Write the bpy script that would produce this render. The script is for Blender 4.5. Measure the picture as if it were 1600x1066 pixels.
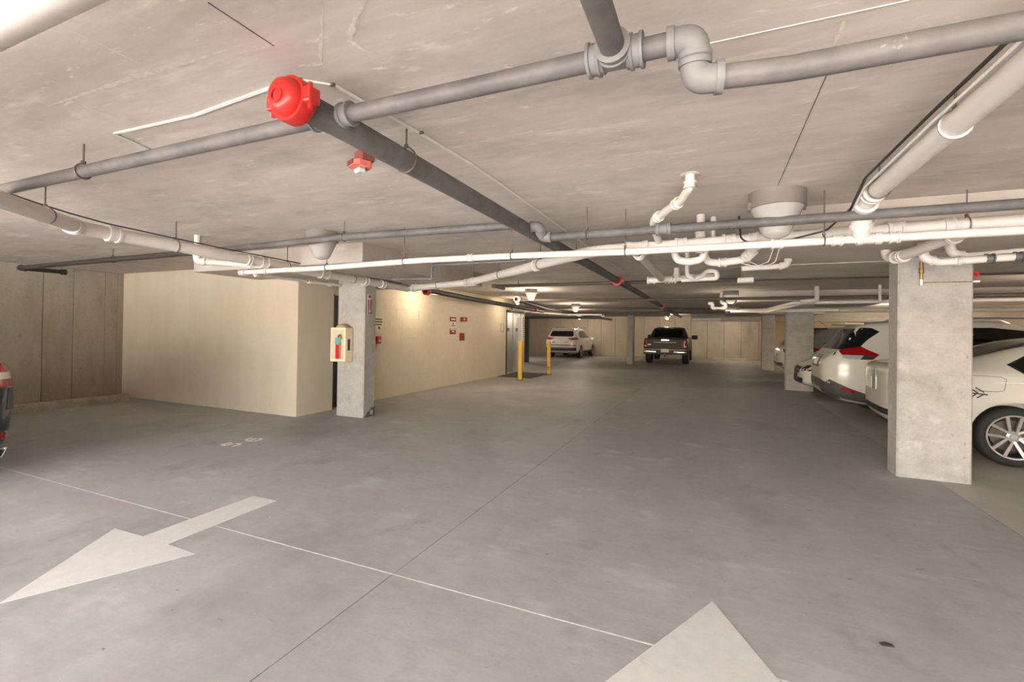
import bpy, bmesh, math, random
from mathutils import Vector, Matrix
from mathutils.bvhtree import BVHTree

random.seed(7)
for o in list(bpy.data.objects):
    bpy.data.objects.remove(o)
SC = bpy.context.scene
COL = SC.collection
PI = math.pi

# ------------------------------------------------------------------ camera
cd = bpy.data.cameras.new('camera'); cam = bpy.data.objects.new('camera', cd); COL.objects.link(cam)
cd.sensor_width = 36; cd.lens = 721.96 / 1600 * 36; cd.shift_y = -19.92 / 1600; cd.clip_end = 200; cd.clip_start = .02
yaw, pit, rol = -.408411, .0065476, .0146222
f = Vector((math.sin(yaw) * math.cos(pit), math.cos(yaw) * math.cos(pit), math.sin(pit)))
r_ = Vector((math.cos(yaw), -math.sin(yaw), 0)); u_ = r_.cross(f)
cr = r_ * math.cos(rol) + u_ * math.sin(rol); cu = -r_ * math.sin(rol) + u_ * math.cos(rol)
cam.matrix_world = Matrix(((cr.x, cu.x, -f.x, 0), (cr.y, cu.y, -f.y, 0), (cr.z, cu.z, -f.z, 1.4), (0, 0, 0, 1)))
SC.camera = cam

# ------------------------------------------------------------------ world, sun, exposure
w = bpy.data.worlds.new('sky'); SC.world = w; w.use_nodes = True
nt = w.node_tree; nt.nodes.clear()
sky = nt.nodes.new('ShaderNodeTexSky'); sky.sky_type = 'NISHITA'; sky.sun_disc = False
sky.sun_elevation = math.radians(52); sky.sun_rotation = math.radians(200); sky.air_density = 1.0; sky.dust_density = 3.0; sky.ozone_density = .6
bg = nt.nodes.new('ShaderNodeBackground'); bg.inputs['Strength'].default_value = 1.15
wo = nt.nodes.new('ShaderNodeOutputWorld')
nt.links.new(sky.outputs[0], bg.inputs[0]); nt.links.new(bg.outputs[0], wo.inputs[0])
sd = bpy.data.lights.new('sun', 'SUN'); sun = bpy.data.objects.new('sun', sd); COL.objects.link(sun)
sd.energy = 30.0; sd.angle = .02; sd.color = (1, .975, .94)
sun.rotation_euler = (math.radians(38), 0, math.radians(-14))      # from behind the camera, high: lands on the driveway outside
sun.location = (0, -10, 20)
LAMP_W = 30.0
SC.view_settings.view_transform = 'Standard'; SC.view_settings.look = 'None'
SC.view_settings.gamma = 1; SC.view_settings.use_curve_mapping = False
SC.view_settings.exposure = 1.36
try:
    SC.cycles.max_bounces = 10; SC.cycles.diffuse_bounces = 6; SC.cycles.sample_clamp_indirect = 6
except Exception:
    pass

# ------------------------------------------------------------------ materials
def nodes_of(name):
    m = bpy.data.materials.new(name); m.use_nodes = True
    n = m.node_tree.nodes; l = m.node_tree.links
    return m, n, l, n['Principled BSDF']
def srgb(r, g, b):
    c = lambda v: ((v / 255 + .055) / 1.055) ** 2.4 if v > 10 else v / 255 / 12.92
    return (c(r), c(g), c(b), 1)
def plain(name, col, rough=.5, metal=0, coat=0, noise=.06, nscale=30, trans=0, emit=None, bump=0):
    m, n, l, p = nodes_of(name)
    p.inputs['Roughness'].default_value = rough; p.inputs['Metallic'].default_value = metal
    p.inputs['Coat Weight'].default_value = coat; p.inputs['Coat Roughness'].default_value = .06
    p.inputs['Transmission Weight'].default_value = trans
    g = n.new('ShaderNodeNewGeometry'); t = n.new('ShaderNodeTexNoise'); t.inputs['Scale'].default_value = nscale; t.inputs['Detail'].default_value = 5
    l.new(g.outputs['Position'], t.inputs['Vector'])
    rp = n.new('ShaderNodeValToRGB'); rp.color_ramp.elements[0].position = .3; rp.color_ramp.elements[1].position = .7
    a = [max(0, c * (1 - noise)) for c in col[:3]]; b = [min(1, c * (1 + noise)) for c in col[:3]]
    rp.color_ramp.elements[0].color = (*a, 1); rp.color_ramp.elements[1].color = (*b, 1)
    l.new(t.outputs[0], rp.inputs[0]); l.new(rp.outputs[0], p.inputs['Base Color'])
    if bump:
        bu = n.new('ShaderNodeBump'); bu.inputs['Strength'].default_value = bump; bu.inputs['Distance'].default_value = .01
        l.new(t.outputs[0], bu.inputs['Height']); l.new(bu.outputs[0], p.inputs['Normal'])
    if emit:
        p.inputs['Emission Color'].default_value = (*emit[:3], 1); p.inputs['Emission Strength'].default_value = emit[3]
    return m
def concrete(name, dark, light, layers, rough=.85, bump=.15, marks=(), rvar=0, spec=.4):
    """layers: (scale xyz, weight); marks: (scale xyz, low, high, colour, strength)"""
    m, n, l, p = nodes_of(name)
    g = n.new('ShaderNodeNewGeometry')
    def noise(sc, det=6, ro=.6):
        mp = n.new('ShaderNodeMapping'); mp.inputs['Scale'].default_value = sc
        l.new(g.outputs['Position'], mp.inputs['Vector'])
        t = n.new('ShaderNodeTexNoise'); t.inputs['Scale'].default_value = 1; t.inputs['Detail'].default_value = det; t.inputs['Roughness'].default_value = ro
        l.new(mp.outputs[0], t.inputs['Vector']); return t.outputs[0]
    acc = None
    tot = sum(wt for _, wt in layers)
    for sc, wt in layers:
        o = noise(sc)
        mu = n.new('ShaderNodeMath'); mu.operation = 'MULTIPLY_ADD'; mu.inputs[1].default_value = wt / tot
        l.new(o, mu.inputs[0])
        if acc is None: mu.inputs[2].default_value = 0
        else: l.new(acc, mu.inputs[2])
        acc = mu.outputs[0]
    rp = n.new('ShaderNodeValToRGB'); rp.color_ramp.elements[0].position = .36; rp.color_ramp.elements[1].position = .64
    rp.color_ramp.elements[0].color = dark; rp.color_ramp.elements[1].color = light
    l.new(acc, rp.inputs[0]); col = rp.outputs[0]
    for sc, lo, hi, c, st in marks:
        o = noise(sc, 8, .65)
        mr = n.new('ShaderNodeMapRange'); mr.inputs[1].default_value = lo; mr.inputs[2].default_value = hi; mr.inputs[3].default_value = 0; mr.inputs[4].default_value = st
        l.new(o, mr.inputs[0])
        mx = n.new('ShaderNodeMix'); mx.data_type = 'RGBA'
        l.new(mr.outputs[0], mx.inputs[0]); l.new(col, mx.inputs[6]); mx.inputs[7].default_value = c
        col = mx.outputs[2]
    l.new(col, p.inputs['Base Color'])
    p.inputs['Roughness'].default_value = rough; p.inputs['Specular IOR Level'].default_value = spec
    if rvar:
        mr = n.new('ShaderNodeMapRange'); mr.inputs[1].default_value = .35; mr.inputs[2].default_value = .65
        mr.inputs[3].default_value = rough - rvar; mr.inputs[4].default_value = rough + rvar
        l.new(acc, mr.inputs[0]); l.new(mr.outputs[0], p.inputs['Roughness'])
    if bump:
        bu = n.new('ShaderNodeBump'); bu.inputs['Strength'].default_value = bump; bu.inputs['Distance'].default_value = .02
        l.new(acc, bu.inputs['Height']); l.new(bu.outputs[0], p.inputs['Normal'])
    return m

W1 = (.82, .78, .72, 1)
M = {}
M['ceiling'] = concrete('ceiling concrete', srgb(194, 183, 173), srgb(220, 210, 200),
    [((.5, 1.0, 1), 1.0), ((2.2, 11, 3), .8), ((7, 42, 8), .5), ((60, 60, 60), .2)], .9, .12,
    marks=[((1.1, 2.2, 2), .52, .70, srgb(172, 164, 157), .7), ((.6, .5, 1), .54, .70, srgb(176, 170, 168), .7), ((1.3, 5.5, 2), .58, .70, srgb(234, 225, 213), .65), ((6, 24, 6), .62, .70, srgb(240, 232, 221), .7), ((2.0, 3.2, 2), .64, .72, srgb(238, 230, 220), .6), ((26, 90, 30), .68, .74, srgb(150, 138, 128), .5)])
M['panel'] = concrete('drop panel concrete', srgb(174, 163, 152), srgb(202, 192, 180),
    [((1.5, 2.2, 3), 1.0), ((3, 20, 12), .6), ((60, 60, 60), .3)], .9, .15, marks=[((3, 9, 6), .62, .7, srgb(225, 216, 204), .5)])
M['floor'] = concrete('floor concrete', srgb(144, 143, 142), srgb(178, 176, 174),
    [((.35, .35, 1), 1.0), ((1.6, 2.6, 1), .8), ((7, 16, 3), .7), ((45, 60, 20), .5)], .58, .05,
    marks=[((1.5, 2.5, 1), .57, .70, srgb(194, 192, 187), .55), ((2.2, 1.2, 1), .58, .70, srgb(134, 131, 127), .55), ((9, 15, 3), .655, .70, srgb(96, 94, 92), .75), ((.45, .35, 1), .52, .66, srgb(134, 128, 122), .65), ((15, 24, 5), .68, .71, srgb(220, 218, 214), .6), ((.5, .8, 1), .60, .68, srgb(158, 140, 142), .5), ((40, 5, 1), .66, .72, srgb(120, 117, 114), .35)], rvar=.1, spec=.35)
M['stall'] = concrete('parking stall concrete', srgb(158, 154, 147), srgb(186, 181, 172),
    [((.5, .5, 1), 1.0), ((2, 5, 1), .7), ((45, 60, 20), .4)], .55, .05,
    marks=[((2, 4, 1), .62, .72, srgb(120, 116, 110), .5), ((9, 14, 3), .70, .745, srgb(96, 92, 88), .6)], rvar=.1, spec=.5)
M['joint_dark'] = plain('joint filler dark', srgb(70, 66, 62), .9)
M['joint_light'] = plain('joint filler light', srgb(205, 202, 196), .9, noise=.2, nscale=18)
M['column'] = concrete('column concrete', srgb(154, 148, 141), srgb(186, 181, 174),
    [((2, 2, 2.6), 1.0), ((9, 9, 9), .8), ((50, 50, 50), .5)], .85, .35,
    marks=[((14, 14, 14), .62, .67, srgb(130, 121, 112), .55), ((26, 26, 26), .66, .69, srgb(108, 98, 88), .6), ((4, 4, 4), .58, .68, srgb(200, 198, 194), .5), ((30, 30, 30), .72, .75, srgb(120, 110, 100), .6)])
M['wall_conc'] = concrete('board formed wall concrete', srgb(150, 140, 126), srgb(184, 175, 160),
    [((1.5, 1.2, .5), 1.0), ((6, 6, 1.2), .7), ((26, 26, 26), .5)], .9, .25,
    marks=[((9, 9, 7), .66, .71, srgb(112, 102, 90), .6), ((3, 2.5, .4), .63, .72, srgb(165, 157, 145), .5)])
M['back_conc'] = concrete('back wall concrete', srgb(166, 154, 138), srgb(194, 182, 165),
    [((.8, .8, .4), 1.0), ((4, 4, 1), .5), ((26, 26, 26), .4)], .9, .1, marks=[((2, 2, .3), .62, .74, srgb(128, 118, 104), .5)])
M['stucco'] = concrete('cream painted stucco', srgb(196, 182, 160), srgb(212, 199, 179),
    [((.6, .6, .5), .8), ((5, 5, 1.4), .6), ((70, 70, 70), .6)], .75, .12, marks=[((14, 14, 3), .64, .74, srgb(230, 220, 202), .4)])
M['cmu'] = concrete('cream painted block', srgb(213, 198, 172), srgb(226, 213, 190),
    [((1, 1, 1), .8), ((8, 8, 8), .6), ((80, 80, 80), .8)], .7, .2)
M['cmu_tan'] = concrete('tan block', srgb(190, 168, 132), srgb(208, 188, 152), [((1, 1, 1), .8), ((60, 60, 60), .8)], .8, .1)
M['curb'] = concrete('precast curb', srgb(150, 141, 126), srgb(188, 178, 160), [((5, 5, 5), 1), ((40, 40, 40), .6)], .9, .2)
M['paint_white'] = concrete('worn white road paint', srgb(196, 194, 190), srgb(212, 210, 206),
    [((1, 1, 1), .6), ((14, 14, 3), .8), ((70, 70, 20), .5)], .6, .03, marks=[((9, 12, 3), .62, .72, srgb(176, 174, 170), .7)])
M['asphalt'] = concrete('driveway concrete outside', srgb(176, 172, 164), srgb(196, 192, 184), [((1, 1, 1), 1), ((30, 30, 30), .5)], .9, .05)
M['grey_pipe'] = concrete('grey painted steel pipe', srgb(92, 87, 84), srgb(117, 111, 107),
    [((4, 4, 4), 1.0), ((20, 20, 20), .6)], .55, .08, marks=[((22, 22, 22), .66, .72, srgb(158, 154, 150), .5), ((6, 6, 6), .62, .72, srgb(92, 82, 74), .4)])
M['grey_dark'] = concrete('dark grey dusty pipe', srgb(84, 80, 77), srgb(112, 107, 103),
    [((4, 4, 4), 1.0), ((20, 20, 20), .6)], .55, .08, marks=[((9, 30, 30), .66, .72, srgb(150, 146, 142), .55)])
M['black_pipe'] = plain('black steel pipe', srgb(58, 53, 49), .5, noise=.15)
M['brown_pipe'] = plain('brown grey pipe', srgb(96, 84, 74), .6, noise=.12)
M['fitting'] = plain('grey cast fitting', srgb(122, 118, 115), .6, noise=.1, nscale=14, bump=.1)
M['pvc'] = plain('white plastic pipe', srgb(218, 210, 200), .38, noise=.035, nscale=9)
M['pvc_rim'] = plain('white plastic fitting', srgb(210, 203, 195), .35, noise=.03)
M['pvc_grey'] = plain('grey and shade toned plastic', srgb(196, 188, 178), .5, noise=.08)  # serves grey parts and a white pipe whose shade is in the colour
M['steel'] = plain('galvanised rod', srgb(120, 108, 98), .45, .6, noise=.2)
M['clamp'] = plain('grey band clamp', srgb(112, 110, 108), .4, .5, noise=.3)
M['rust'] = plain('rusty rod', srgb(150, 96, 74), .7, noise=.3)
M['brass'] = plain('old brass', srgb(168, 142, 84), .4, .7, noise=.2)
M['red'] = plain('red enamel', srgb(196, 44, 38), .35, noise=.12, nscale=25)
M['red_dull'] = plain('dull red', srgb(150, 34, 28), .5, noise=.1)
M['red_pale'] = plain('sun faded red plastic', srgb(226, 118, 108), .45, noise=.1)
M['red_dark'] = plain('dark red back box', srgb(148, 82, 72), .5, noise=.15)
M['lens'] = plain('clear lens', srgb(230, 226, 220), .12, trans=.3)
M['cable_white'] = plain('white cable', srgb(235, 229, 220), .5)
M['cable_black'] = plain('black cable', srgb(48, 42, 38), .5)
M['can'] = plain('lamp canister grey', srgb(130, 122, 116), .5, noise=.05)
M['glass_off'] = plain('frosted lamp glass', srgb(196, 190, 181), .16, coat=.5, trans=.25, noise=.02)
M['glass_on'] = plain('frosted lamp glass lit', srgb(168, 160, 146), .25, coat=.3, noise=.02, emit=(1, .86, .66, .10))
M['alu'] = plain('brushed steel door', srgb(196, 192, 188), .34, .9, noise=.03, nscale=6)
M['frame_dark'] = plain('dark bronze', srgb(62, 52, 44), .5)
M['door_green'] = plain('dark green door', srgb(22, 44, 42), .5)
M['gate_grey'] = plain('dark blue grey paint', srgb(86, 88, 88), .6)
M['yellow'] = plain('yellow bollard', srgb(236, 190, 72), .5, noise=.06)
M['mat'] = plain('dark mat', srgb(88, 76, 66), .9, noise=.15, nscale=40)
M['sign_white'] = plain('white sign', srgb(226, 220, 208), .5)
M['sign_cream'] = plain('cream sign', srgb(222, 212, 180), .5)
M['ink_green'] = plain('green print', srgb(88, 96, 62), .6)
M['ink_dark'] = plain('dark print', srgb(72, 58, 48), .6)
M['box_cream'] = plain('cream plastic cabinet', srgb(240, 222, 186), .5)
M['box_front'] = plain('cabinet window', srgb(214, 204, 172), .2, coat=.4)
M['teal'] = plain('teal label', srgb(96, 160, 152), .5)
M['cardboard'] = plain('tan dome cap', srgb(196, 170, 130), .6)
M['white'] = plain('white', srgb(235, 232, 226), .5)
M['chrome'] = plain('chrome', srgb(225, 225, 225), .12, 1)
M['silver'] = plain('silver trim', srgb(178, 178, 178), .35, .8)
M['tyre'] = plain('tyre rubber', srgb(40, 39, 38), .75, noise=.15)
M['arch'] = plain('wheel arch liner', srgb(22, 22, 22), .9)
M['rim_dark'] = plain('dark wheel pocket', srgb(58, 55, 53), .4, .5)
M['rim_bright'] = plain('machined wheel face', srgb(188, 186, 183), .3, .6)
M['rotor'] = plain('brake rotor', srgb(96, 84, 76), .45, .6)
M['glass_dark'] = plain('tinted car glass', srgb(18, 19, 20), .08, coat=.1, noise=.02)
M['trim_black'] = plain('black trim', srgb(26, 26, 27), .45)
M['clad'] = plain('grey bumper cladding', srgb(72, 70, 68), .6)
M['tail_red'] = plain('red tail lamp', srgb(132, 12, 18), .2, coat=.15, emit=(1, .03, .03, .012))
M['tail_clear'] = plain('clear tail lamp', srgb(214, 206, 196), .12, coat=.6)
M['tail_pink'] = plain('pinkish reflector', srgb(214, 120, 112), .25, coat=.4)
M['plate'] = plain('number plate', srgb(230, 226, 210), .4)
def paint(name, c, rough=.25, coat=.8, metal=0):
    return plain(name, c, rough, metal, coat, .02, 3)
P_PEARL = paint('pearl white paint', srgb(206, 201, 191), coat=.5)
P_WHITE = paint('white paint', srgb(208, 204, 195), coat=.5)
P_WHITE2 = paint('grey white paint', srgb(232, 228, 222))
P_GREY = paint('grey paint', srgb(160, 158, 158), .3, .5, .1)
P_NAVY = paint('navy paint', srgb(42, 46, 56), .22, .9, .2)
P_BROWN = paint('dark brown paint', srgb(58, 42, 34), .5, .0, 0)

# ------------------------------------------------------------------ mesh helpers
def obj(name, bm, mat, parent=None, smooth=False, angle=40):
    me = bpy.data.meshes.new(name)
    bm.normal_update(); bm.to_mesh(me); bm.free()
    for m_ in (mat if isinstance(mat, (list, tuple)) else [mat]): me.materials.append(m_)
    if smooth:
        for p in me.polygons: p.use_smooth = True
        me.set_sharp_from_angle(angle=math.radians(angle))
    o = bpy.data.objects.new(name, me); COL.objects.link(o)
    if parent: o.parent = parent
    return o
def thing(name, label, cat, loc=(0, 0, 0), rz=0, group=None):
    o = bpy.data.objects.new(name, None); COL.objects.link(o); o.empty_display_size = .1
    o.location = loc; o.rotation_euler = (0, 0, rz); o['label'] = label; o['category'] = cat
    if group: o['group'] = group
    return o
def tag(o, label, cat, group=None):
    o['label'] = label; o['category'] = cat
    if group: o['group'] = group
    return o
def struct(name, bm, m, smooth=False):
    o = obj(name, bm, m, None, smooth); o['kind'] = 'structure'; return o
def box(bm, x0, x1, y0, y1, z0, z1, bev=0, seg=1):
    vs = [bm.verts.new((x, y, z)) for z in (z0, z1) for y in (y0, y1) for x in (x0, x1)]
    fs = [bm.faces.new([vs[i] for i in q]) for q in ((0, 2, 3, 1), (4, 5, 7, 6), (0, 1, 5, 4), (2, 6, 7, 3), (0, 4, 6, 2), (1, 3, 7, 5))]
    if bev:
        es = list({e for f_ in fs for e in f_.edges})
        bmesh.ops.bevel(bm, geom=es, offset=bev, segments=seg, affect='EDGES', profile=.5)
    return bm
def bx(*a, **k): return box(bmesh.new(), *a, **k)
def prism(bm, pts, z0, z1, f3=None):
    """2-D outline extruded between two heights; f3 maps (u,v,w) to space"""
    f3 = f3 or (lambda u, v, q: (u, v, q))
    a = [bm.verts.new(f3(u, v, z0)) for u, v in pts]; b = [bm.verts.new(f3(u, v, z1)) for u, v in pts]
    n = len(pts)
    bm.faces.new(a[::-1]); bm.faces.new(b)
    for i in range(n): bm.faces.new((a[i], a[(i + 1) % n], b[(i + 1) % n], b[i]))
    bmesh.ops.recalc_face_normals(bm, faces=bm.faces[:])
    return bm
def fillet(pts, rad, k=5):
    P = [Vector(p) for p in pts]; out = [P[0]]
    for i in range(1, len(P) - 1):
        a, b, c = P[i - 1], P[i], P[i + 1]
        d1 = (a - b); d2 = (c - b); l1, l2 = d1.length, d2.length
        if l1 < 1e-6 or l2 < 1e-6: continue
        d1 /= l1; d2 /= l2
        ang = d1.angle(d2)
        if ang > PI - .03: out.append(b); continue
        t = min(rad / math.tan(ang / 2), l1 * .48, l2 * .48)
        s, e = b + d1 * t, b + d2 * t
        for j in range(k + 1):
            q = j / k; out.append((1 - q) ** 2 * s + 2 * q * (1 - q) * b + q * q * e)
    out.append(P[-1]); return out
def sweep(bm, pts, r, n=14, caps=True, rs=None):
    P = [Vector(p) for p in pts]; m = len(P)
    T = []
    for i in range(m):
        a = P[max(0, i - 1)]; b = P[min(m - 1, i + 1)]; T.append((b - a).normalized())
    up = Vector((0, 0, 1)) if abs(T[0].z) < .9 else Vector((1, 0, 0))
    N = (up - T[0] * up.dot(T[0])).normalized(); rings = []
    for i in range(m):
        N = (N - T[i] * N.dot(T[i])).normalized(); B = T[i].cross(N)
        rr = rs[i] if rs else r
        rings.append([bm.verts.new(P[i] + (N * math.cos(2 * PI * j / n) + B * math.sin(2 * PI * j / n)) * rr) for j in range(n)])
    for i in range(m - 1):
        for j in range(n):
            bm.faces.new((rings[i][j], rings[i][(j + 1) % n], rings[i + 1][(j + 1) % n], rings[i + 1][j]))
    if caps: bm.faces.new(rings[0][::-1]); bm.faces.new(rings[-1])
    bmesh.ops.recalc_face_normals(bm, faces=bm.faces[:])
    return bm
def sw(*a, **k): return sweep(bmesh.new(), *a, **k)
def lathe(bm, prof, org, axis, n=24):
    """prof: (r, h) along axis from org"""
    A = Vector(axis).normalized(); o = Vector(org)
    up = Vector((0, 0, 1)) if abs(A.z) < .9 else Vector((1, 0, 0))
    N = (up - A * up.dot(A)).normalized(); B = A.cross(N); rings = []
    for r, h in prof:
        if r < 1e-5: rings.append([bm.verts.new(o + A * h)])
        else: rings.append([bm.verts.new(o + A * h + (N * math.cos(2 * PI * j / n) + B * math.sin(2 * PI * j / n)) * r) for j in range(n)])
    for a, b in zip(rings, rings[1:]):
        for j in range(n):
            q = [a[j % len(a)], a[(j + 1) % n % len(a)], b[(j + 1) % n % len(b)], b[j % len(b)]]
            q = [v for i, v in enumerate(q) if v not in q[:i]]
            if len(q) > 2: bm.faces.new(q)
    bmesh.ops.recalc_face_normals(bm, faces=bm.faces[:])
    return bm
def lt(*a, **k): return lathe(bmesh.new(), *a, **k)
def collar(p, d, r, ln, rim=.006):
    d = Vector(d).normalized(); p = Vector(p) - d * ln / 2
    return lt([(r * .7, 0), (r + rim, 0), (r + rim, ln * .22), (r, ln * .26), (r, ln * .74), (r + rim, ln * .78), (r + rim, ln), (r * .7, ln)], p, d, 18)
def elbow_bm(a, b, c, r, leg, rad=None):
    a, b, c = map(Vector, (a, b, c)); d1 = (a - b).normalized(); d2 = (c - b).normalized()
    bm = sweep(bmesh.new(), fillet([b + d1 * leg, b, b + d2 * leg], rad or leg * .7, 6), r, 16)
    for d in (d1, d2):
        lathe(bm, [(r * .8, 0), (r * 1.14, 0), (r * 1.14, leg * .3), (r * .8, leg * .3)], b + d * leg * .78, d, 16)
    return bm

# pipe run: an Empty with a pipe and its fittings
def run(name, label, cat, pts, r, mat, rad=.08, n=14, elbows=(), collars=(), fmat=None, group=None, parts=()):
    t = thing(name, label, cat, pts[0], 0, group)
    inv = Matrix.Translation(-Vector(pts[0]))
    def add(nm, bm, m):
        bm.transform(inv); return obj(nm, bm, m, t, True)
    add('pipe', sw(fillet(pts, rad, 6), r, n), mat)
    fm = fmat or mat
    for i in elbows: add('elbow', elbow_bm(pts[i - 1], pts[i], pts[i + 1], r * 1.22, max(r * 2.1, rad * .9), rad), fm)
    for c in collars:
        p, d = Vector(c[0]), c[1]
        ln = c[2] if len(c) > 2 else r * 2.4
        add(c[3] if len(c) > 3 else 'coupling', collar(p, d, r * (c[4] if len(c) > 4 else 1.18), ln), c[5] if len(c) > 5 else fm)
    for nm, bm, m in parts: add(nm, bm, m)
    return t

ZC = 2.43
def hanger(label, x, y, zp, r, d, top=None, mat='steel', group=None):
    """rod from the ceiling and a ring around a pipe running along d"""
    top = top or ZC
    t = thing('pipe_hanger', label, 'pipe hanger', (x, y, zp), 0, group)
    obj('rod', sw([(0, 0, r + .012), (0, 0, top - zp)], .005, 8), M[mat], t, True)
    d = Vector(d).normalized(); s = Vector((0, 0, 1)).cross(d).normalized()
    ring = []
    for i in range(21):
        a = 2 * PI * i / 20
        ring.append(s * math.sin(a) * (r + .006) + Vector((0, 0, 1)) * math.cos(a) * (r + (.012 if abs(math.cos(a)) > .9 and math.cos(a) > 0 else .006)))
    obj('ring', sw(ring, .0045, 6, caps=False), M[mat], t, True)
    obj('nut', lt([(0, 0), (.012, 0), (.012, .014), (0, .014)], (0, 0, r + .012), (0, 0, 1), 6), M[mat], t)
    return t

# ------------------------------------------------------------------ setting: floor
fl = struct('floor', bx(-14, 9, -5, 28.6, -.3, -.012), M['joint_dark'])
XS = [-14, -1.66, 2.03, 9]; YS = [-5, 2.172, 9.8, 17.4, 28.6]; g = .0022
for i in range(3):
    for j in range(4):
        obj('floor_slab', bx(XS[i] + g, XS[i + 1] - g, YS[j] + g, YS[j + 1] - g, -.25, 0), M['stall'] if i == 2 else M['floor'], fl)
for y in YS[1:3]:
    obj('joint_filler', bx(-12, 2.02, y - .0042, y + .0042, -.02, .0006), M['joint_light'], fl)
dr = struct('bounce_apron', bx(-60, 60, -60, -5.001, -.4, -.005), M['asphalt'])  # unseen ground outside the opening, added to bounce daylight onto the ceiling

# ceiling with drop panels and form ridges
ce = struct('ceiling', bx(-14, 9, -5, 28.6, ZC, 2.75), M['ceiling'])
for x0, x1, y0, y1 in ((-6.9, -3.8, 4.3, 7.4), (.38, 3.6, 4.3, 7.4), (.55, 3.7, 12.3, 15.3), (.55, 3.7, 19.6, 22.6), (-4.9, -1.8, 19.6, 22.6)):
    obj('drop_panel', bx(x0, x1, y0, y1, 2.19, ZC + .01, bev=.006), M['panel'], ce)
for y in (1.765, -.68, 7.9): obj('form_ridge', bx(-10, 8, y - .0022, y + .0022, ZC - .003, ZC + .01), M['joint_light'], ce)
obj('form_ridge', bx(.403, .406, 2.05, 4.2, ZC - .002, ZC + .01), M['steel'], ce)
obj('form_ridge', bx(-.386, -.381, 1.0, 1.66, ZC - .002, ZC + .01), M['joint_light'], ce)
obj('form_ridge', bx(-1.48, -1.477, .95, 1.19, ZC - .002, ZC + .01), M['steel'], ce)
obj('panel_seam', bx(.38, 3.6, 5.96, 5.966, 2.186, 2.2), M['joint_light'], ce)
obj('beam', bx(-.95, 8.6, 24.2, 24.6, 2.03, ZC + .01, bev=.01), M['panel'], ce)
obj('beam', bx(3.6, 8.6, 12.4, 12.7, 2.2, ZC + .01, bev=.01), M['panel'], ce)

def smear(pts, w_, m='ceil_mortar', seed=1):
    rnd = random.Random(seed); P = fillet([(x, y, 0) for x, y in pts], .2, 6)
    Q = []
    for a, b in zip(P, P[1:]):
        n = max(2, int((b - a).length / .02))
        Q += [a.lerp(b, i / n) for i in range(n)]
    L_, R_ = [], []
    for i, p in enumerate(Q):
        d = (Q[min(i + 1, len(Q) - 1)] - Q[max(i - 1, 0)]).normalized(); q = Vector((-d.y, d.x, 0)); e = math.sin(PI * (i + .5) / len(Q)) ** .4
        L_.append(p + q * w_ * e * rnd.uniform(.3, 1)); R_.append(p - q * w_ * e * rnd.uniform(.3, 1))
    bm = bmesh.new(); z0 = ZC - .0008 - seed * .0002
    l = [bm.verts.new((p.x, p.y, z0)) for p in L_]; r = [bm.verts.new((p.x, p.y, z0)) for p in R_]
    for i in range(len(l) - 1): bm.faces.new((l[i], l[i + 1], r[i + 1], r[i]))
    obj('mortar_smear', bm, M[m], ce)
M['ceil_mortar'] = concrete('lime streak', srgb(206, 196, 184), srgb(232, 223, 211), [((30, 30, 30), 1), ((90, 90, 90), .6)], .9, .3)
smear([(-2.88, 1.116), (-2.34, 1.12), (-1.9, 1.137), (-1.57, 1.139)], .013, seed=3)
smear([(-2.45, 1.125), (-2.2, 1.12), (-1.8, 1.14)], .02, seed=8)
smear([(-1.15, 1.10), (-1.27, 1.211), (-1.378, 1.31), (-1.44, 1.403)], .008, seed=4)
smear([(-1.018, 1.14), (-1.132, 1.212), (-1.192, 1.261), (-1.2, 1.318), (-1.16, 1.376)], .016, seed=5)
smear([(-2.07, .823), (-2.064, .928), (-2.07, 1.031), (-2.064, 1.093)], .007, seed=6)
smear([(-2.719, 1.179), (-2.698, 1.349)], .01, seed=7)
smear([(.384, 1.80), (.383, 1.959)], .012, seed=9)
smear([(-.75, 1.62), (-.66, 1.70), (-.55, 1.76)], .014, seed=10)

# walls
wl = struct('wall_left', bx(-11.1, -10.76, -5, 5.5, -.3, ZC), M['joint_dark'])
y = -5.0
for wd in (1.2, 1.3, 1.2, .7, .9, 1.2, .55, .9, .62, .58, .42, .48, .20, .17):
    obj('wall_panel', bx(-10.80, -10.73 + random.uniform(-.004, .004), y + .003, y + wd - .003, 0, ZC - .004, bev=.004), M['wall_conc'], wl); y += wd
wb = struct('wall_back', bx(-14, 9, 28.36, 28.7, -.3, ZC), M['joint_dark'])
x = -14.0
while x < 8.55:
    wd = .86; obj('wall_panel', bx(x + .006, x + wd - .006, 28.3, 28.37, 0, ZC - .004, bev=.005), M['back_conc'], wb); x += wd
struct('wall_right', bx(8.6, 9, -5, 28.6, -.3, ZC), M['back_conc'])
struct('wall_daylight_block', bx(4.2, 9, -5.2, -5.0, -.3, ZC), M['back_conc'])  # unseen wall section behind the camera, added to darken the right side
struct('wall_far_left', bx(-14, -13.7, 15.2, 28.6, -.3, ZC), M['back_conc'])
# tan block pilaster wall closing the right hand bays
wt = struct('wall_bay', bx(2.6, 8.7, 24.62, 24.8, 0, ZC), M['cmu_tan'])
for i in range(4):
    for j in range(11):
        off = (j % 2) * .8
        x0 = 2.62 + i * 1.6 + off - .8; x1 = min(x0 + 1.585, 8.6); x0 = max(x0, 2.62)
        if x1 - x0 > .1: obj('concrete_block', bx(x0, x1, 24.59, 24.63, j * .22 + .008, j * .22 + .212), M['cmu_tan'], wt)
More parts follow.
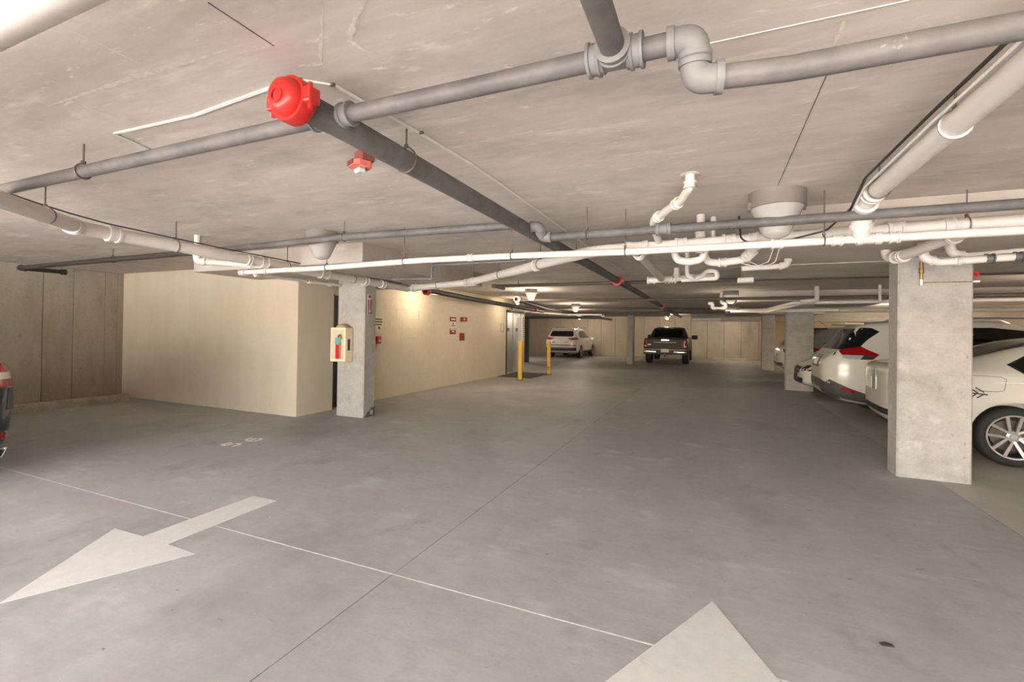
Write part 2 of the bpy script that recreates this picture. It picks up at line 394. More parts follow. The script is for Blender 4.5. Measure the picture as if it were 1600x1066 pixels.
# plastered room: near face and side
wr = struct('wall_room', bx(-10.76, -6.01, 5.35, 5.6, 0, ZC), M['stucco'])
struct('wall_room_side', bx(-6.3, -6.0, 5.352, 6.1, 0, ZC), M['stucco'])
obj('base_paint', bx(-10.7, -6.02, 5.345, 5.352, 0, .012), M['joint_light'], wr)
struct('wall_over_door', bx(-6.3, -6.06, 6.1, 7.14, 2.0, ZC), M['stucco'])
d2 = thing('door_2', 'dark green door', 'door'); d2['kind'] = 'structure'
for k in ('label', 'category'): del d2[k]
obj('door_frame', bx(-6.14, -6.03, 6.1, 6.16, 0, 2.0), M['frame_dark'], d2)
obj('door_frame', bx(-6.14, -6.03, 7.08, 7.14, 0, 2.0), M['frame_dark'], d2)
obj('door_leaf', bx(-6.2, -6.15, 6.16, 7.08, 0, 1.99), M['door_green'], d2)
obj('handle', sw([(-6.15, 6.98, 1.0), (-6.09, 6.98, 1.0), (-6.09, 6.88, 1.0)], .012, 8), M['steel'], d2, True)
ww = struct('wall_white', bx(-6.5, -6.1, 7.14, 13.62, 0, ZC), M['cmu'])
struct('wall_white_end', bx(-6.5, -6.1, 15.06, 15.2, 0, ZC), M['cmu'])
struct('wall_white_head', bx(-6.5, -6.1, 13.62, 15.06, 2.06, ZC), M['cmu'])
struct('wall_white_return', bx(-13.8, -6.5, 15.05, 15.2, 0, ZC), M['cmu'])
bw, bh = .405, .2025
cache = {}
def block(y0, y1, z0, z1):
    key = (round(y1 - y0, 3), round(z1 - z0, 3))
    if key not in cache:
        o = obj('concrete_block', bx(0, .012, .0007, y1 - y0 - .0007, .0042, z1 - z0 - .0042), M['cmu'], ww); cache[key] = o.data
    else:
        o = bpy.data.objects.new('concrete_block', cache[key]); COL.objects.link(o); o.parent = ww
    o.location = (-6.105 + random.uniform(-.0008, .0008), y0, z0)
for j in range(12):
    y = 7.14 - (j % 2) * bw / 2
    while y < 15.19:
        a, b = max(y, 7.14), min(y + bw, 15.2); z0, z1 = j * bh, (j + 1) * bh
        segs = [(a, b)]
        if z0 < 2.02:
            segs = [(a, min(b, 13.6)), (max(a, 15.08), b)]
        for p, q in segs:
            if q - p > .03: block(p, q, z0, z1)
        y += bw
# elevator
d1 = thing('door_1', 'x', 'door'); d1['kind'] = 'structure'
for k in ('label', 'category'): del d1[k]
obj('door_panel', bx(-6.22, -6.18, 13.68, 14.34, .02, 2.02, bev=.004), M['alu'], d1)
obj('door_panel', bx(-6.21, -6.17, 14.35, 15.0, .02, 2.02, bev=.004), M['alu'], d1)
obj('door_frame', bx(-6.25, -6.08, 13.60, 13.67, 0, 2.08), M['frame_dark'], d1)
obj('door_frame', bx(-6.25, -6.08, 15.01, 15.08, 0, 2.08), M['alu'], d1)
obj('door_head', bx(-6.25, -6.08, 13.60, 15.08, 2.02, 2.09), M['frame_dark'], d1)
obj('door_back', bx(-6.5, -6.25, 13.6, 15.08, 0, 2.06), M['frame_dark'], d1)
obj('sill', bx(-6.25, -6.07, 13.6, 15.08, 0, .02), M['silver'], d1)
for yy in (13.95, 14.66):
    s = obj('label_plate', bx(-6.176, -6.164, yy - .09, yy + .09, 1.40, 1.50), M['ink_dark'], d1)
    obj('print', bx(-6.165, -6.161, yy - .05, yy + .05, 1.43, 1.447), M['sign_white'], s)

# columns
def column(label, x0, x1, y0, y1):
    c = thing('concrete_column', label, 'column', ((x0 + x1) / 2, (y0 + y1) / 2, 0))
    a, b = (x1 - x0) / 2, (y1 - y0) / 2
    bm = bmesh.new(); ch = .014
    prism(bm, [(-a + ch, -b), (a - ch, -b), (a, -b + ch), (a, b - ch), (a - ch, b), (-a + ch, b), (-a, b - ch), (-a, -b + ch)], 0, 2.2)
    obj('shaft', bm, M['column'], c)
    for z in (1.43,): obj('pour_seam', bx(-a - .0012, a + .0012, -b - .0012, b + .0012, z, z + .004), M['panel'], c)
    return c
cL = column('grey concrete column with the extinguisher cabinet beside the cream room', -5.575, -5.022, 5.755, 6.03)
cR = column('large pale concrete column in front of the white sedan', 1.715, 2.296, 5.805, 6.08)
column('middle concrete column on the right, beside the white SUV', 1.745, 2.345, 13.62, 13.9)
column('slim far concrete column on the right near the back wall', 1.85, 2.3, 21.0, 21.4)
column('far concrete column left of the dark pickup truck', -3.48, -3.21, 20.9, 21.45)
obj('stain', prism(bmesh.new(), [(-.12, 0), (.13, 0), (.128, .16), (.09, .13), (.05, .15), (.02, .09), (-.04, .08), (-.08, .03)], .2768, .2778, lambda u, v, q: (q, u, v)), M['gate_grey'], cL)
obj('efflorescence', prism(bmesh.new(), [(.02, .03), (.08, .02), (.10, .08), (.06, .11), (.03, .08)], .2775, .2784, lambda u, v, q: (q, u, v)), M['panel'], cL)

# ------------------------------------------------------------------ floor markings, curbs, bollards
def flat(name, pts, label, cat, z=.0022, holes=None):
    return tag(obj(name, prism(bmesh.new(), pts, .0002, z), M['paint_white']), label, cat)
flat('painted_arrow', [(-3.255, 1.117), (-2.904, 1.852), (-3.185, 1.86), (-3.212, 2.69), (-3.478, 2.685), (-3.455, 1.86), (-3.762, 1.852)],
     'white painted floor arrow pointing left toward the bottom left corner', 'floor marking')
ax, ay = .018, 2.655
flat('painted_arrow', [(ax, ay), (ax - .40, ay - .80), (ax - .115, ay - .8), (ax - .115, ay - 1.6), (ax + .15, ay - 1.6), (ax + .15, ay - .8), (ax + .40, ay - .80)],
     'pale painted floor arrowhead pointing forward at the bottom edge', 'floor marking')
nm = thing('stall_number', 'worn white stall number 56 painted on the grey floor', 'floor marking', (-5.24, 3.9, .0005))
def stroke(parent, segs, oy, wd=.036):
    # u runs along +y (reading direction), v along -x (up)
    bm = bmesh.new()
    for (u0, v0), (u1, v1) in segs:
        a = Vector((u0, v0)); b = Vector((u1, v1)); d = (b - a).normalized(); p = Vector((-d.y, d.x)) * wd / 2
        q = [a + p, a - p, b - p, b + p]
        prism(bm, [(-(c.y - .11), c.x + oy) for c in q], 0, .0018)
    obj('digit', bm, M['white'], parent)
stroke(nm, [((.02, .205), (.145, .205)), ((.02, .19), (.02, .12)), ((.035, .125), (.11, .125)), ((.13, .11), (.145, .085)), ((.145, .08), (.13, .03)), ((.02, .02), (.11, .015))], -.235)
stroke(nm, [((.14, .20), (.06, .20)), ((.04, .19), (.015, .12)), ((.015, .11), (.02, .04)), ((.035, .02), (.12, .015)), ((.15, .03), (.155, .09)), ((.14, .115), (.05, .115))], .045)
def curb(label, x, y, ln, rz):
    t = thing('parking_curb', label, 'parking curb', (x, y, 0), rz, 'precast wheel stops')
    h = ln / 2
    bm = prism(bmesh.new(), [(-.09, 0), (.09, 0), (.065, .12), (.05, .13), (-.05, .13), (-.065, .12)], -h, h, lambda u, v, q: (q, u, v))
    obj('curb_block', bm, M['curb'], t)
    for s in (-.6, .6): obj('anchor_pin', lt([(0, 0), (.016, 0), (.016, .006), (0, .006)], (s * h, 0, .128), (0, 0, 1), 10), M['steel'], t)
curb('long tan concrete wheel stop along the left wall', -10.0, 3.95, 2.25, PI / 2)
curb('low concrete wheel stop at the back wall right of the pickup', .9, 27.6, 1.7, 0)
curb('low concrete wheel stop by the back wall left of the white SUV', -10.2, 27.4, 1.7, 0)
def bollard(label, x, y, h, stub):
    t = thing('bollard', label, 'bollard', (x, y, 0))
    obj('post', lt([(.062, 0), (.062, h - .05), (.05, h - .015), (.02, h), (0, h)], (0, 0, 0), (0, 0, 1), 20), M['yellow'], t, True, 60)
    obj('base_ring', lt([(.062, 0), (.085, 0), (.085, .012), (.062, .02)], (0, 0, 0), (0, 0, 1), 20), M['mat'], t, True)
    if stub: obj('sticker', bx(-.02, .03, -.068, -.05, .16, .27, bev=.004), M['brass'], t)
bollard('yellow steel bollard directly in front of the elevator door', -5.05, 12.3, 1.13, False)
bollard('yellow steel bollard at the outer end of the mat, in front of the white SUV', -4.9, 14.4, 1.10, True)
tag(obj('door_mat', bx(-6.05, -4.93, 12.85, 14.6, .0003, .012, bev=.004), M['mat']), 'dark brown mat on the floor before the elevator door', 'mat')

# ------------------------------------------------------------------ lamps
def lamp(label, x, y, r, on, watt=LAMP_W, z=ZC, col=(1, .87, .70)):
    t = thing('ceiling_lamp', label, 'ceiling lamp', (x, y, z)); s = r / .19
    obj('canister', lt([(0, 0), (r, 0), (r, -.10 * s), (r * 1.02, -.105 * s), (r * 1.02, -.115 * s), (r * .9, -.118 * s)], (0, 0, 0), (0, 0, 1), 32), M['can'], t, True)
    prof = [(r * .94, -.116 * s)]
    for i in range(1, 9):
        q = i / 8; prof.append((r * (.94 - .45 * q), -.116 * s - .19 * s * q)); prof.append((r * (.925 - .45 * q), -.119 * s - .19 * s * q))
    prof += [(r * .40, -.322 * s), (r * .22, -.336 * s), (0, -.34 * s)]
    obj('glass_shade', lt(prof, (0, 0, 0), (0, 0, 1), 32), M['glass_on'] if on else M['glass_off'], t, True, 70)
    for a in (.3, .3 + PI):
        obj('clip', bx(-.012, .012, -.008, .008, -.13 * s, -.07 * s, bev=.003), M['steel'], t).location = (math.cos(a) * r * 1.02, math.sin(a) * r * 1.02, 0)
    if on:
        ld = bpy.data.lights.new('bulb', 'POINT'); ld.energy = watt; ld.color = col; ld.shadow_soft_size = .1
        lo = bpy.data.objects.new('bulb', ld); COL.objects.link(lo); lo.parent = t; lo.location = (0, 0, -.36 * s - .08)
lamp('unlit grey canister lamp with frosted glass, right of centre behind the near grey pipe', .42, 3.82, .185, False)
lamp('unlit grey canister lamp with ribbed glass, left, above the long white pipe', -3.84, 3.72, .165, False)
lamp('warm lit canister lamp near the ceiling before the elevator', -4.05, 10.5, .15, True, 18)
lamp('lit canister lamp hanging centre right before the pale ceiling beam', .4, 12.1, .17, True, 4)
lamp('small far lit canister lamp above the white SUV at the back', -4.55, 16.3, .16, True, 20)
lamp('lit canister lamp hidden behind pipes, washing the white block wall', -5.55, 8.5, .13, True, 9, col=(1, .84, .62))
lamp('small lit lamp close to the elevator head', -5.45, 13.0, .12, True, 7, col=(1, .84, .62))
lamp('canister lamp added out of view to light the right parking stalls', 5.2, 10.2, .16, True, 7)  # out of frame; put in to light the right side
lamp('canister lamp added behind the large column to light the far right stalls', 5.2, 17.6, .16, True, 45)  # put in for the right bays, kept out of sight by the column
lamp('hidden canister lamp added far right to light the tan block wall', 6.7, 22.3, .16, True, 28)  # put in to light the tan wall, hidden by the column
lamp('added canister lamp above the dark pickup truck, brightening the back wall', -2.2, 25.9, .16, True, 26)  # extra lamp put in to brighten the back wall
lamp('added canister lamp above the far white SUV, brightening the back wall', -7.0, 25.9, .16, True, 26)  # second extra lamp for the back wall's brightness
lamp('added canister lamp right of the pickup truck, brightening the back wall', 1.2, 26.3, .16, True, 22)  # third extra lamp, lifting the right of the back wall
lamp('unseen canister lamp at the far left beyond the elevator', -9.5, 21.5, .16, True, 40)  # out of sight behind the elevator wall; only its light shows

# ------------------------------------------------------------------ sprinkler pipes
# main, running away from the camera
MX = -1.45
t = run('sprinkler_main', 'thick dark grey sprinkler main with red cap running away from the camera', 'pipe',
        [(MX - .04, 1.27, 2.275), (MX - .02, 1.5, 2.272), (MX, 2.2, 2.265), (MX, 7.7, 2.265), (MX - .02, 15, 2.262), (MX, 25, 2.25)], .056, M['grey_dark'], n=20)
o3 = Vector((MX - .04, 1.27, 2.275))
bm = lt([(0, -.045), (.045, -.045), (.062, -.035), (.072, -.012), (.074, .012), (.064, .03), (.06, .034)], (0, -.01, 0), (0, 1, 0), 28)
cap = obj('end_cap', bm, M['red'], t, True)
bm = lt([(.06, -.02), (.086, -.02), (.088, -.008), (.088, .034), (.082, .046), (.06, .048)], (0, .01, 0), (0, 1, 0), 28)
cp = obj('grooved_coupling', bm, M['red'], t, True)
for s in (-1, 1):
    lug = obj('bolt_lug', bx(-.022, .022, -.016, .04, -.03, .03, bev=.008, seg=2), M['red'], cp); lug.location = (s * .093, .005, 0)
    obj('bolt', sw([(s * .095, .012, -.05), (s * .095, .012, .05)], .009, 8), M['red'], cp, True)
obj('cap_emblem', lt([(.022, 0), (.03, 0), (.03, -.004), (.022, -.004)], (0, -.056, -.01), (0, 1, 0), 20), M['red'], cap)
for yy, nm_ in ((7.72, 'grooved_coupling'), (15.2, 'grooved_coupling'), (20.5, 'grooved_coupling')):
    c2 = obj('grooved_coupling', lt([(.056, -.03), (.082, -.03), (.086, -.02), (.086, .02), (.082, .03), (.056, .03)], (MX - o3.x, yy - o3.y, -.011), (0, 1, 0), 20), M['red'], t, True)
    for s in (-1, 1): obj('bolt_lug', bx(-.02, .02, -.025, .025, -.028, .028, bev=.006), M['red'], c2).location = (MX - o3.x + s * .09, yy - o3.y, -.011)
# near branch to the right with tee, offset elbows
YB = 1.455
t = run('sprinkler_branch', 'grey branch pipe from the main to the tee at top centre', 'pipe',
        [(MX + .03, YB, 2.275), (-.9, YB + .005, 2.275), (-.10, YB, 2.272)], .0335, M['grey_pipe'], n=18, fmat=M['fitting'],
        collars=[((MX + .075, YB, 2.275), (1, 0, 0), .05, 'coupling', 1.3), ((-.355, YB, 2.273), (1, 0, 0), .04, 'tee_collar', 1.42), ((-.222, YB, 2.273), (1, 0, 0), .04, 'tee_collar', 1.42), ((-.288, YB, 2.273), (1, 0, 0), .13, 'tee', 1.25)])
run('sprinkler_branch', 'grey pipe coming from the top edge down into the tee', 'pipe',
    [(-.29, -.6, 2.275), (-.288, YB - .02, 2.273)], .038, M['grey_dark'], n=18, fmat=M['fitting'],
    collars=[((-.288, YB - .045, 2.273), (0, 1, 0), .035, 'tee_collar', 1.3)])
run('sprinkler_branch', 'thick grey pipe from the double elbow to the top right corner', 'pipe',
    [(-.13, YB, 2.272), (-.055, YB, 2.272), (-.055, YB + .02, 2.158), (.2, YB + .055, 2.158), (2.6, YB + .06, 2.165)], .034, M['grey_pipe'], rad=.05, n=18,
    elbows=(1, 2), fmat=M['fitting'])
run('sprinkler_branch', 'long grey branch pipe from under the red cap to the left edge', 'pipe',
    [(MX - .03, 1.44, 2.272), (-2.6, 1.435, 2.272), (-5.2, 1.43, 2.272)], .034, M['grey_pipe'], n=18, fmat=M['fitting'],
    collars=[((MX - .07, 1.44, 2.272), (1, 0, 0), .04, 'coupling', 1.25)])
# second branch line
run('sprinkler_branch', 'dark grey pipe running left from the main past the lamp', 'pipe',
    [(MX, 3.55, 2.285), (-3.27, 3.43, 2.283), (-5.2, 3.53, 2.283)], .034, M['grey_dark'], n=16)
run('sprinkler_branch', 'left stretch of the dark grey pipe, coloured darker for shade, with a folded end', 'pipe',  # same pipe carried on; shade put in as a darker colour
    [(-5.2, 3.53, 2.283), (-10.0, 3.58, 2.283), (-10.0, 4.1, 2.283)], .034, M['black_pipe'], rad=.05, n=16, elbows=(1,), fmat=M['black_pipe'],
    collars=[((-10.0, 4.12, 2.283), (0, 1, 0), .06, 'end_cap', 1.3)])
run('sprinkler_branch', 'straight grey pipe crossing right in front of the ceiling lamp', 'pipe',
    [(MX, 3.62, 2.28), (-1.33, 3.62, 2.28), (-1.33, 3.70, 2.2), (-1.2, 3.71, 2.2), (3.4, 3.71, 2.2)], .0335, M['grey_dark'], rad=.04, n=16, elbows=(1, 2), fmat=M['fitting'],
    collars=[((-.35, 3.71, 2.2), (1, 0, 0), .11, 'coupling', 1.2)])
# far branches
run('sprinkler_branch', 'thin dark cross pipe passing the red coupling on the main', 'pipe', [(-4.05, 8.9, 2.3), (-4.05, 8.35, 2.3), (8.4, 8.5, 2.3)], .032, M['brown_pipe'], rad=.05, elbows=(1,), fmat=M['fitting'])
run('sprinkler_branch', 'thin brown cross pipe behind the centre right lamp', 'pipe', [(-4.7, 11.0, 2.21), (-1.5, 11.4, 2.2), (8.4, 11.45, 2.2)], .034, M['brown_pipe'])
run('sprinkler_branch', 'thin brown cross pipe third from the back', 'pipe', [(-5.4, 16.6, 2.25), (1.5, 16.9, 2.25)], .04, M['brown_pipe'])
run('sprinkler_branch', 'thin brown cross pipe close to the back wall', 'pipe', [(-5.8, 18.6, 2.2), (1.5, 18.7, 2.2)], .045, M['brown_pipe'])
t = run('sprinkler_main', 'black sprinkler main running along the white block wall to the back', 'pipe', [(-5.35, 7.95, 2.215), (-5.35, 10, 2.165), (-5.35, 15, 2.105)], .058, M['black_pipe'], n=16)
for yy in (0.0, 6.3):
    obj('grooved_coupling', lt([(.05, -.04), (.085, -.04), (.085, .04), (.05, .04)], (0, yy, -.02 if yy == 0 else -.085), (0, 1, 0), 18), M['red'], t, True)
run('sprinkler_main', 'black pipe above the elevator corner running to the back wall', 'pipe', [(-4.6, 10.9, 2.22), (-5.2, 15.0, 2.19), (-5.5, 27.5, 2.17)], .06, M['black_pipe'], n=12,
    collars=[((-4.57, 10.85, 2.22), (0, 1, 0), .1, 'end_cap', 1.2, M['pvc'])])
run('sprinkler_drop', 'thin grey pipe hugging the edge of the left ceiling drop panel', 'pipe',
    [(-4.15, 5.27, 2.11), (-3.62, 5.5, 2.12), (-3.62, 5.5, 2.31), (-2.2, 5.5, 2.31)], .018, M['fitting'], rad=.03, elbows=(1, 2))

# ------------------------------------------------------------------ white drain pipes
PV, PR = M['pvc'], M['pvc_rim']
run('drain_pipe', 'big white drain pipe from the left edge past the wye to the white wall', 'pipe',
    [(-3.3, .62, 2.135), (-4.05, 1.36, 2.165), (-4.80, 2.06, 2.205), (-4.85, 2.3, 2.205), (-4.85, 4.4, 2.15), (-4.85, 6.62, 2.115)], .057, PV, rad=.12, n=20, fmat=PR,
    elbows=(), collars=[((-4.74, 2.0, 2.2), (-.72, .68, 0), .05, 'coupling', 1.12), ((-4.85, 2.33, 2.205), (0, 1, -.025), .09), ((-4.85, 3.62, 2.168), (0, 1, -.025), .05, 'coupling', 1.12), ((-4.85, 3.82, 2.164), (0, 1, -.025), .1), ((-4.85, 4.75, 2.145), (0, 1, -.02), .16, 'wye', 1.15), ((-4.85, 5.55, 2.132), (0, 1, -.02), .08), ((-4.85, 5.95, 2.128), (0, 1, -.02), .1)])
run('drain_pipe', 'white drain pipe bending up diagonally across the middle to the long right run', 'pipe',
    [(-4.86, 6.66, 2.118), (-3.40, 6.22, 2.138), (-1.12, 4.27, 2.148), (-.95, 4.2, 2.15), (2.2, 4.2, 2.19)], .052, PV, rad=.1, n=20, fmat=PR,
    collars=[((-4.7, 6.62, 2.12), (1, -.3, 0), .1), ((-3.46, 6.24, 2.138), (1, -.3, 0), .09), ((-3.3, 6.13, 2.138), (1, -.86, 0), .09), ((-1.8, 4.85, 2.145), (1, -.86, 0), .09), ((-.62, 4.2, 2.154), (1, 0, .012), .2, 'wye', 1.16), ((-.25, 4.2, 2.158), (1, 0, .012), .1), ((.12, 4.2, 2.164), (1, 0, .012), .1), ((.3, 4.2, 2.166), (1, 0, .012), .07), ((1.22, 4.2, 2.177), (1, 0, .012), .1), ((1.52, 4.2, 2.18), (1, 0, .012), .06)])
run('drain_pipe', 'long thin white pipe crossing the whole picture below the others', 'pipe',
    [(-5.28, 3.86, 2.07), (-4, 3.85, 2.07), (-2.63, 3.84, 2.090), (-1.64, 3.85, 2.085), (-.67, 3.9, 2.075), (.41, 3.87, 2.07), (1.8, 3.86, 2.07)], .029, PV, rad=.3, n=16, fmat=PR,
    collars=[((-5.25, 3.86, 2.07), (1, 0, 0), .09, 'end_cap', 1.2), ((-4.85, 3.86, 2.07), (1, 0, 0), .05), ((-2.1, 3.845, 2.088), (1, 0, 0), .05), ((.43, 3.87, 2.07), (1, 0, 0), .08), ((.80, 3.87, 2.07), (1, 0, 0), .06), ((.98, 3.87, 2.07), (1, 0, 0), .14, 'wye', 1.25), ((1.12, 3.87, 2.07), (1, 0, 0), .06)])
run('drain_pipe', 'short thin white pipe running back to the extinguisher column', 'pipe', [(-5.5, 4.2, 2.1), (-5.5, 5.72, 2.1)], .026, PV, n=12, fmat=PR, collars=[((-5.5, 4.24, 2.1), (0, 1, 0), .06), ((-5.5, 5.1, 2.1), (0, 1, 0), .05), ((-5.5, 5.5, 2.1), (0, 1, 0), .05)])
run('drain_riser', 'white pipe dropping from the ceiling behind the big left drain pipe', 'pipe', [(-5.33, 3.36, ZC), (-5.33, 3.36, 2.14), (-4.98, 3.75, 2.13)], .033, PV, rad=.07, fmat=PR, elbows=(1,))
run('drain_pipe', 'white drain pipe with cables from the right edge down to the wye', 'pipe',
    [(.95, -.3, 2.30), (.93, 1.9, 2.292), (.91, 3.55, 2.288), (.91, 3.76, 2.24), (.93, 3.84, 2.09)], .05, PV, rad=.09, n=20, fmat=PR, elbows=(3,),
    collars=[((.925, 2.5, 2.29), (0, 1, 0), .012, 'band', 1.08), ((.91, 3.5, 2.288), (0, 1, 0), .07)])
big = run('drain_pipe', 'huge white pipe close to the camera in the top left corner', 'pipe', [(-4.6, .56, 2.235), (.2, .56, 2.235)], .085, PV, n=32)
obj('printed_line', lt([(.0852, 0), (.0856, 0), (.0856, .5), (.0852, .5)], (2.3, 0, 0), (1, 0, 0), 32), PV, big, True)
run('drain_riser', 'white offset pipe dropping from a ceiling flange, right of centre', 'pipe',
    [(-.14, 3.18, ZC), (-.14, 3.18, 2.345), (-.20, 3.36, 2.318), (-.43, 3.80, 2.30), (-.445, 3.88, 2.28), (-.43, 4.18, 2.19)], .03, PV, rad=.05, n=16, fmat=PR,
    collars=[((-.14, 3.18, 2.36), (0, 0, 1), .045), ((-.235, 3.427, 2.315), (.23, -.44, .02), .05), ((-.39, 3.725, 2.303), (.23, -.44, .02), .05)],
    parts=[('ceiling_flange', lt([(.03, -.004), (.055, -.004), (.06, 0)], (-.14, 3.18, ZC), (0, 0, 1), 20), PR)])
run('drain_riser', 'white vertical pipe behind the grey pipe coupling', 'pipe', [(-.1, 4.3, ZC), (-.1, 4.3, 2.1)], .034, PV, fmat=PR, collars=[((-.1, 4.3, 2.24), (0, 0, 1), .08)])
run('drain_riser', 'short white vertical pipe beside the taller one', 'pipe', [(.0, 4.42, ZC), (.0, 4.42, 2.16)], .026, PV, fmat=PR)
run('drain_pipe', 'white plastic pipe greyed for shade, running back from the long right run', 'pipe', [(-.63, 4.25, 2.14), (-.60, 6.15, 2.10)], .043, M['pvc_grey'], n=16, fmat=PR,  # white plastic run, its shade painted in as grey
    collars=[((-.63, 4.34, 2.138), (0, 1, 0), .05), ((-.63, 4.42, 2.136), (0, 1, 0), .03)])
# trap assemblies
def ribs(bm_list, p, d, r, k=4, step=.035):
    d = Vector(d).normalized()
    return [('collar', collar(Vector(p) + d * step * i, d, r, .014, .006), PR) for i in range(k)]
run('pipe_trap', 'white trap fitting like a bowl under the long white pipe', 'pipe fitting',
    [(-.32, 4.42, 2.16), (-.30, 4.42, 2.065), (-.19, 4.42, 2.045), (-.08, 4.42, 2.065), (-.06, 4.42, 2.16)], .034, PV, rad=.09, n=16, fmat=PR)
run('pipe_trap', 'white trap fitting with ribbed end right of the bowl shaped one', 'pipe fitting',
    [(-.08, 4.6, 2.16), (-.05, 4.6, 2.062), (.05, 4.6, 2.052), (.24, 4.6, 2.065), (.36, 4.3, 2.15)], .034, PV, rad=.09, n=16, fmat=PR,
    collars=[((.08, 4.6, 2.054), (1, 0, 0), .07), ((.27, 4.53, 2.085), (.12, -.3, .08), .015), ((.29, 4.48, 2.1), (.12, -.3, .08), .015), ((.31, 4.43, 2.115), (.12, -.3, .08), .015)])
run('drain_riser', 'white pipe with an elbow rising into the right drop panel', 'pipe', [(.28, 5.45, 2.10), (.62, 5.5, 2.115), (.70, 5.5, 2.125), (.72, 5.5, 2.2)], .028, PV, rad=.06, fmat=PR, elbows=(2,))
run('pipe_trap', 'white pipe cluster with cap and ribs at the end of the shade grey pipe', 'pipe fitting',
    [(-.78, 6.3, 2.095), (-.2, 6.3, 2.12), (.02, 6.3, 2.125)], .038, PV, n=16, fmat=PR,
    collars=[((-.74, 6.3, 2.097), (1, 0, 0), .1, 'end_cap', 1.15)] + [((-.56 + i * .04, 6.3, 2.105), (1, .3, 0), .015, 'collar', 1.3) for i in range(4)] + [((-.25, 6.3, 2.118), (1, 0, 0), .06)],
    parts=[('riser', sw([(-.42, 6.25, 2.12), (-.42, 6.25, 2.24)], .036, 14), PV), ('cleanout_cap', collar((-.42, 6.25, 2.14), (0, 0, 1), .044, .05), PR)])
run('pipe_trap', 'white vertical pipe ending in a loop beside the pipe cluster', 'pipe fitting',
    [(-.28, 5.9, ZC), (-.28, 5.9, 2.10), (-.2, 5.95, 2.055), (-.12, 6.0, 2.10), (-.06, 6.05, 2.16), (.04, 6.05, 2.16), (.06, 6.05, 2.07), (-.35, 6.05, 2.06)], .026, PV, rad=.05, n=14, fmat=PR)
# by the right column
run('drain_pipe', 'white pipe slanting from the long run to the top of the large column', 'pipe', [(1.62, 4.22, 2.14), (1.50, 5.05, 2.10), (1.46, 5.2, 2.12), (1.45, 5.22, 2.2)], .042, PV, rad=.06, n=16, fmat=PR,
    collars=[((1.605, 4.34, 2.135), (-.14, 1, 0), .03), ((1.51, 5.0, 2.10), (-.14, 1, 0), .05), ((1.49, 5.1, 2.104), (-.14, 1, 0), .02)])
run('drain_pipe', 'white pipe with grey clamps at the head of the large column', 'pipe', [(1.60, 4.9, 2.2), (1.62, 4.9, 2.06), (1.72, 4.9, 2.022), (2.9, 4.9, 2.075)], .03, PV, rad=.07, n=14, fmat=PR, elbows=(1,),
    collars=[((1.84, 4.9, 2.0274), (1, 0, 0), .03), ((2.03, 4.9, 2.0359), (1, 0, 0), .05, 'band_clamp', 1.2, M['clamp']), ((2.2, 4.9, 2.0436), (1, 0, 0), .05, 'band_clamp', 1.2, M['clamp']), ((2.33, 4.9, 2.0494), (1, 0, 0), .05, 'band_clamp', 1.2, M['clamp'])])
run('drain_pipe', 'upper white pipe bending right above the clamped one', 'pipe', [(1.86, 5.1, 2.2), (1.87, 5.1, 2.12), (1.97, 5.1, 2.088), (2.9, 5.1, 2.155)], .03, PV, rad=.08, n=14, fmat=PR, elbows=(1,))
# far white pipes
run('drain_pipe', 'far white pipe running right behind the middle column, lower one', 'pipe', [(.3, 12.8, 2.0), (8.4, 12.85, 2.0)], .045, PV, n=12, fmat=PR, collars=[((2.7, 12.8, 2.0), (1, 0, 0), .05), ((3.9, 12.8, 2.0), (1, 0, 0), .05)])
run('drain_pipe', 'far thin white pipe just below and left of the middle column', 'pipe', [(.4, 12.3, 1.955), (1.2, 12.4, 1.95), (1.75, 11.5, 2.08)], .03, PV, n=12)
run('drain_pipe', 'far white pipe running right with an elbow up, upper one', 'pipe', [(1.25, 12.7, 2.02), (1.62, 11.5, 2.10), (8.4, 11.2, 2.12)], .038, PV, rad=.1, n=12, fmat=PR, collars=[((4.3, 11.35, 2.11), (1, 0, 0), .05)])
run('drain_riser', 'far white elbow pipe rising to the ceiling left of the large column', 'pipe', [(1.7, 11.35, 2.115), (1.93, 11.35, 2.13), (2.0, 11.35, 2.15), (2.0, 11.35, ZC)], .045, PV, rad=.1, n=14)
run('drain_riser', 'thin white stub pipe hanging from the ceiling above the far pipes', 'pipe', [(3.05, 11.3, ZC), (3.05, 11.3, 2.1)], .026, PV, n=10)
run('pipe_trap', 'far pale fitting cluster with loops under the ceiling, centre right', 'pipe fitting',
    [(-.1, 12.6, 2.17), (.0, 12.6, 2.17), (.0, 12.6, 2.05), (.3, 12.6, 2.05), (.3, 12.6, 2.17), (.2, 12.6, 2.17), (.2, 12.6, ZC)], .035, M['pvc_grey'], rad=.05, n=12, fmat=PR, elbows=(1, 2, 3, 4))
run('pipe_coupling', 'shiny metal sleeve joining the far white pipes', 'pipe fitting', [(.33, 12.8, 2.0), (.62, 12.8, 2.0)], .085, M['chrome'], n=16)
run('drain_pipe', 'thin white pipe with a hook end past the elevator', 'pipe', [(-6.0, 15.6, 2.1), (-5.2, 17.5, 2.085), (-3.9, 17.6, 2.085), (-3.85, 17.6, 2.02), (-3.78, 17.6, 2.05)], .03, PV, rad=.03, n=10)

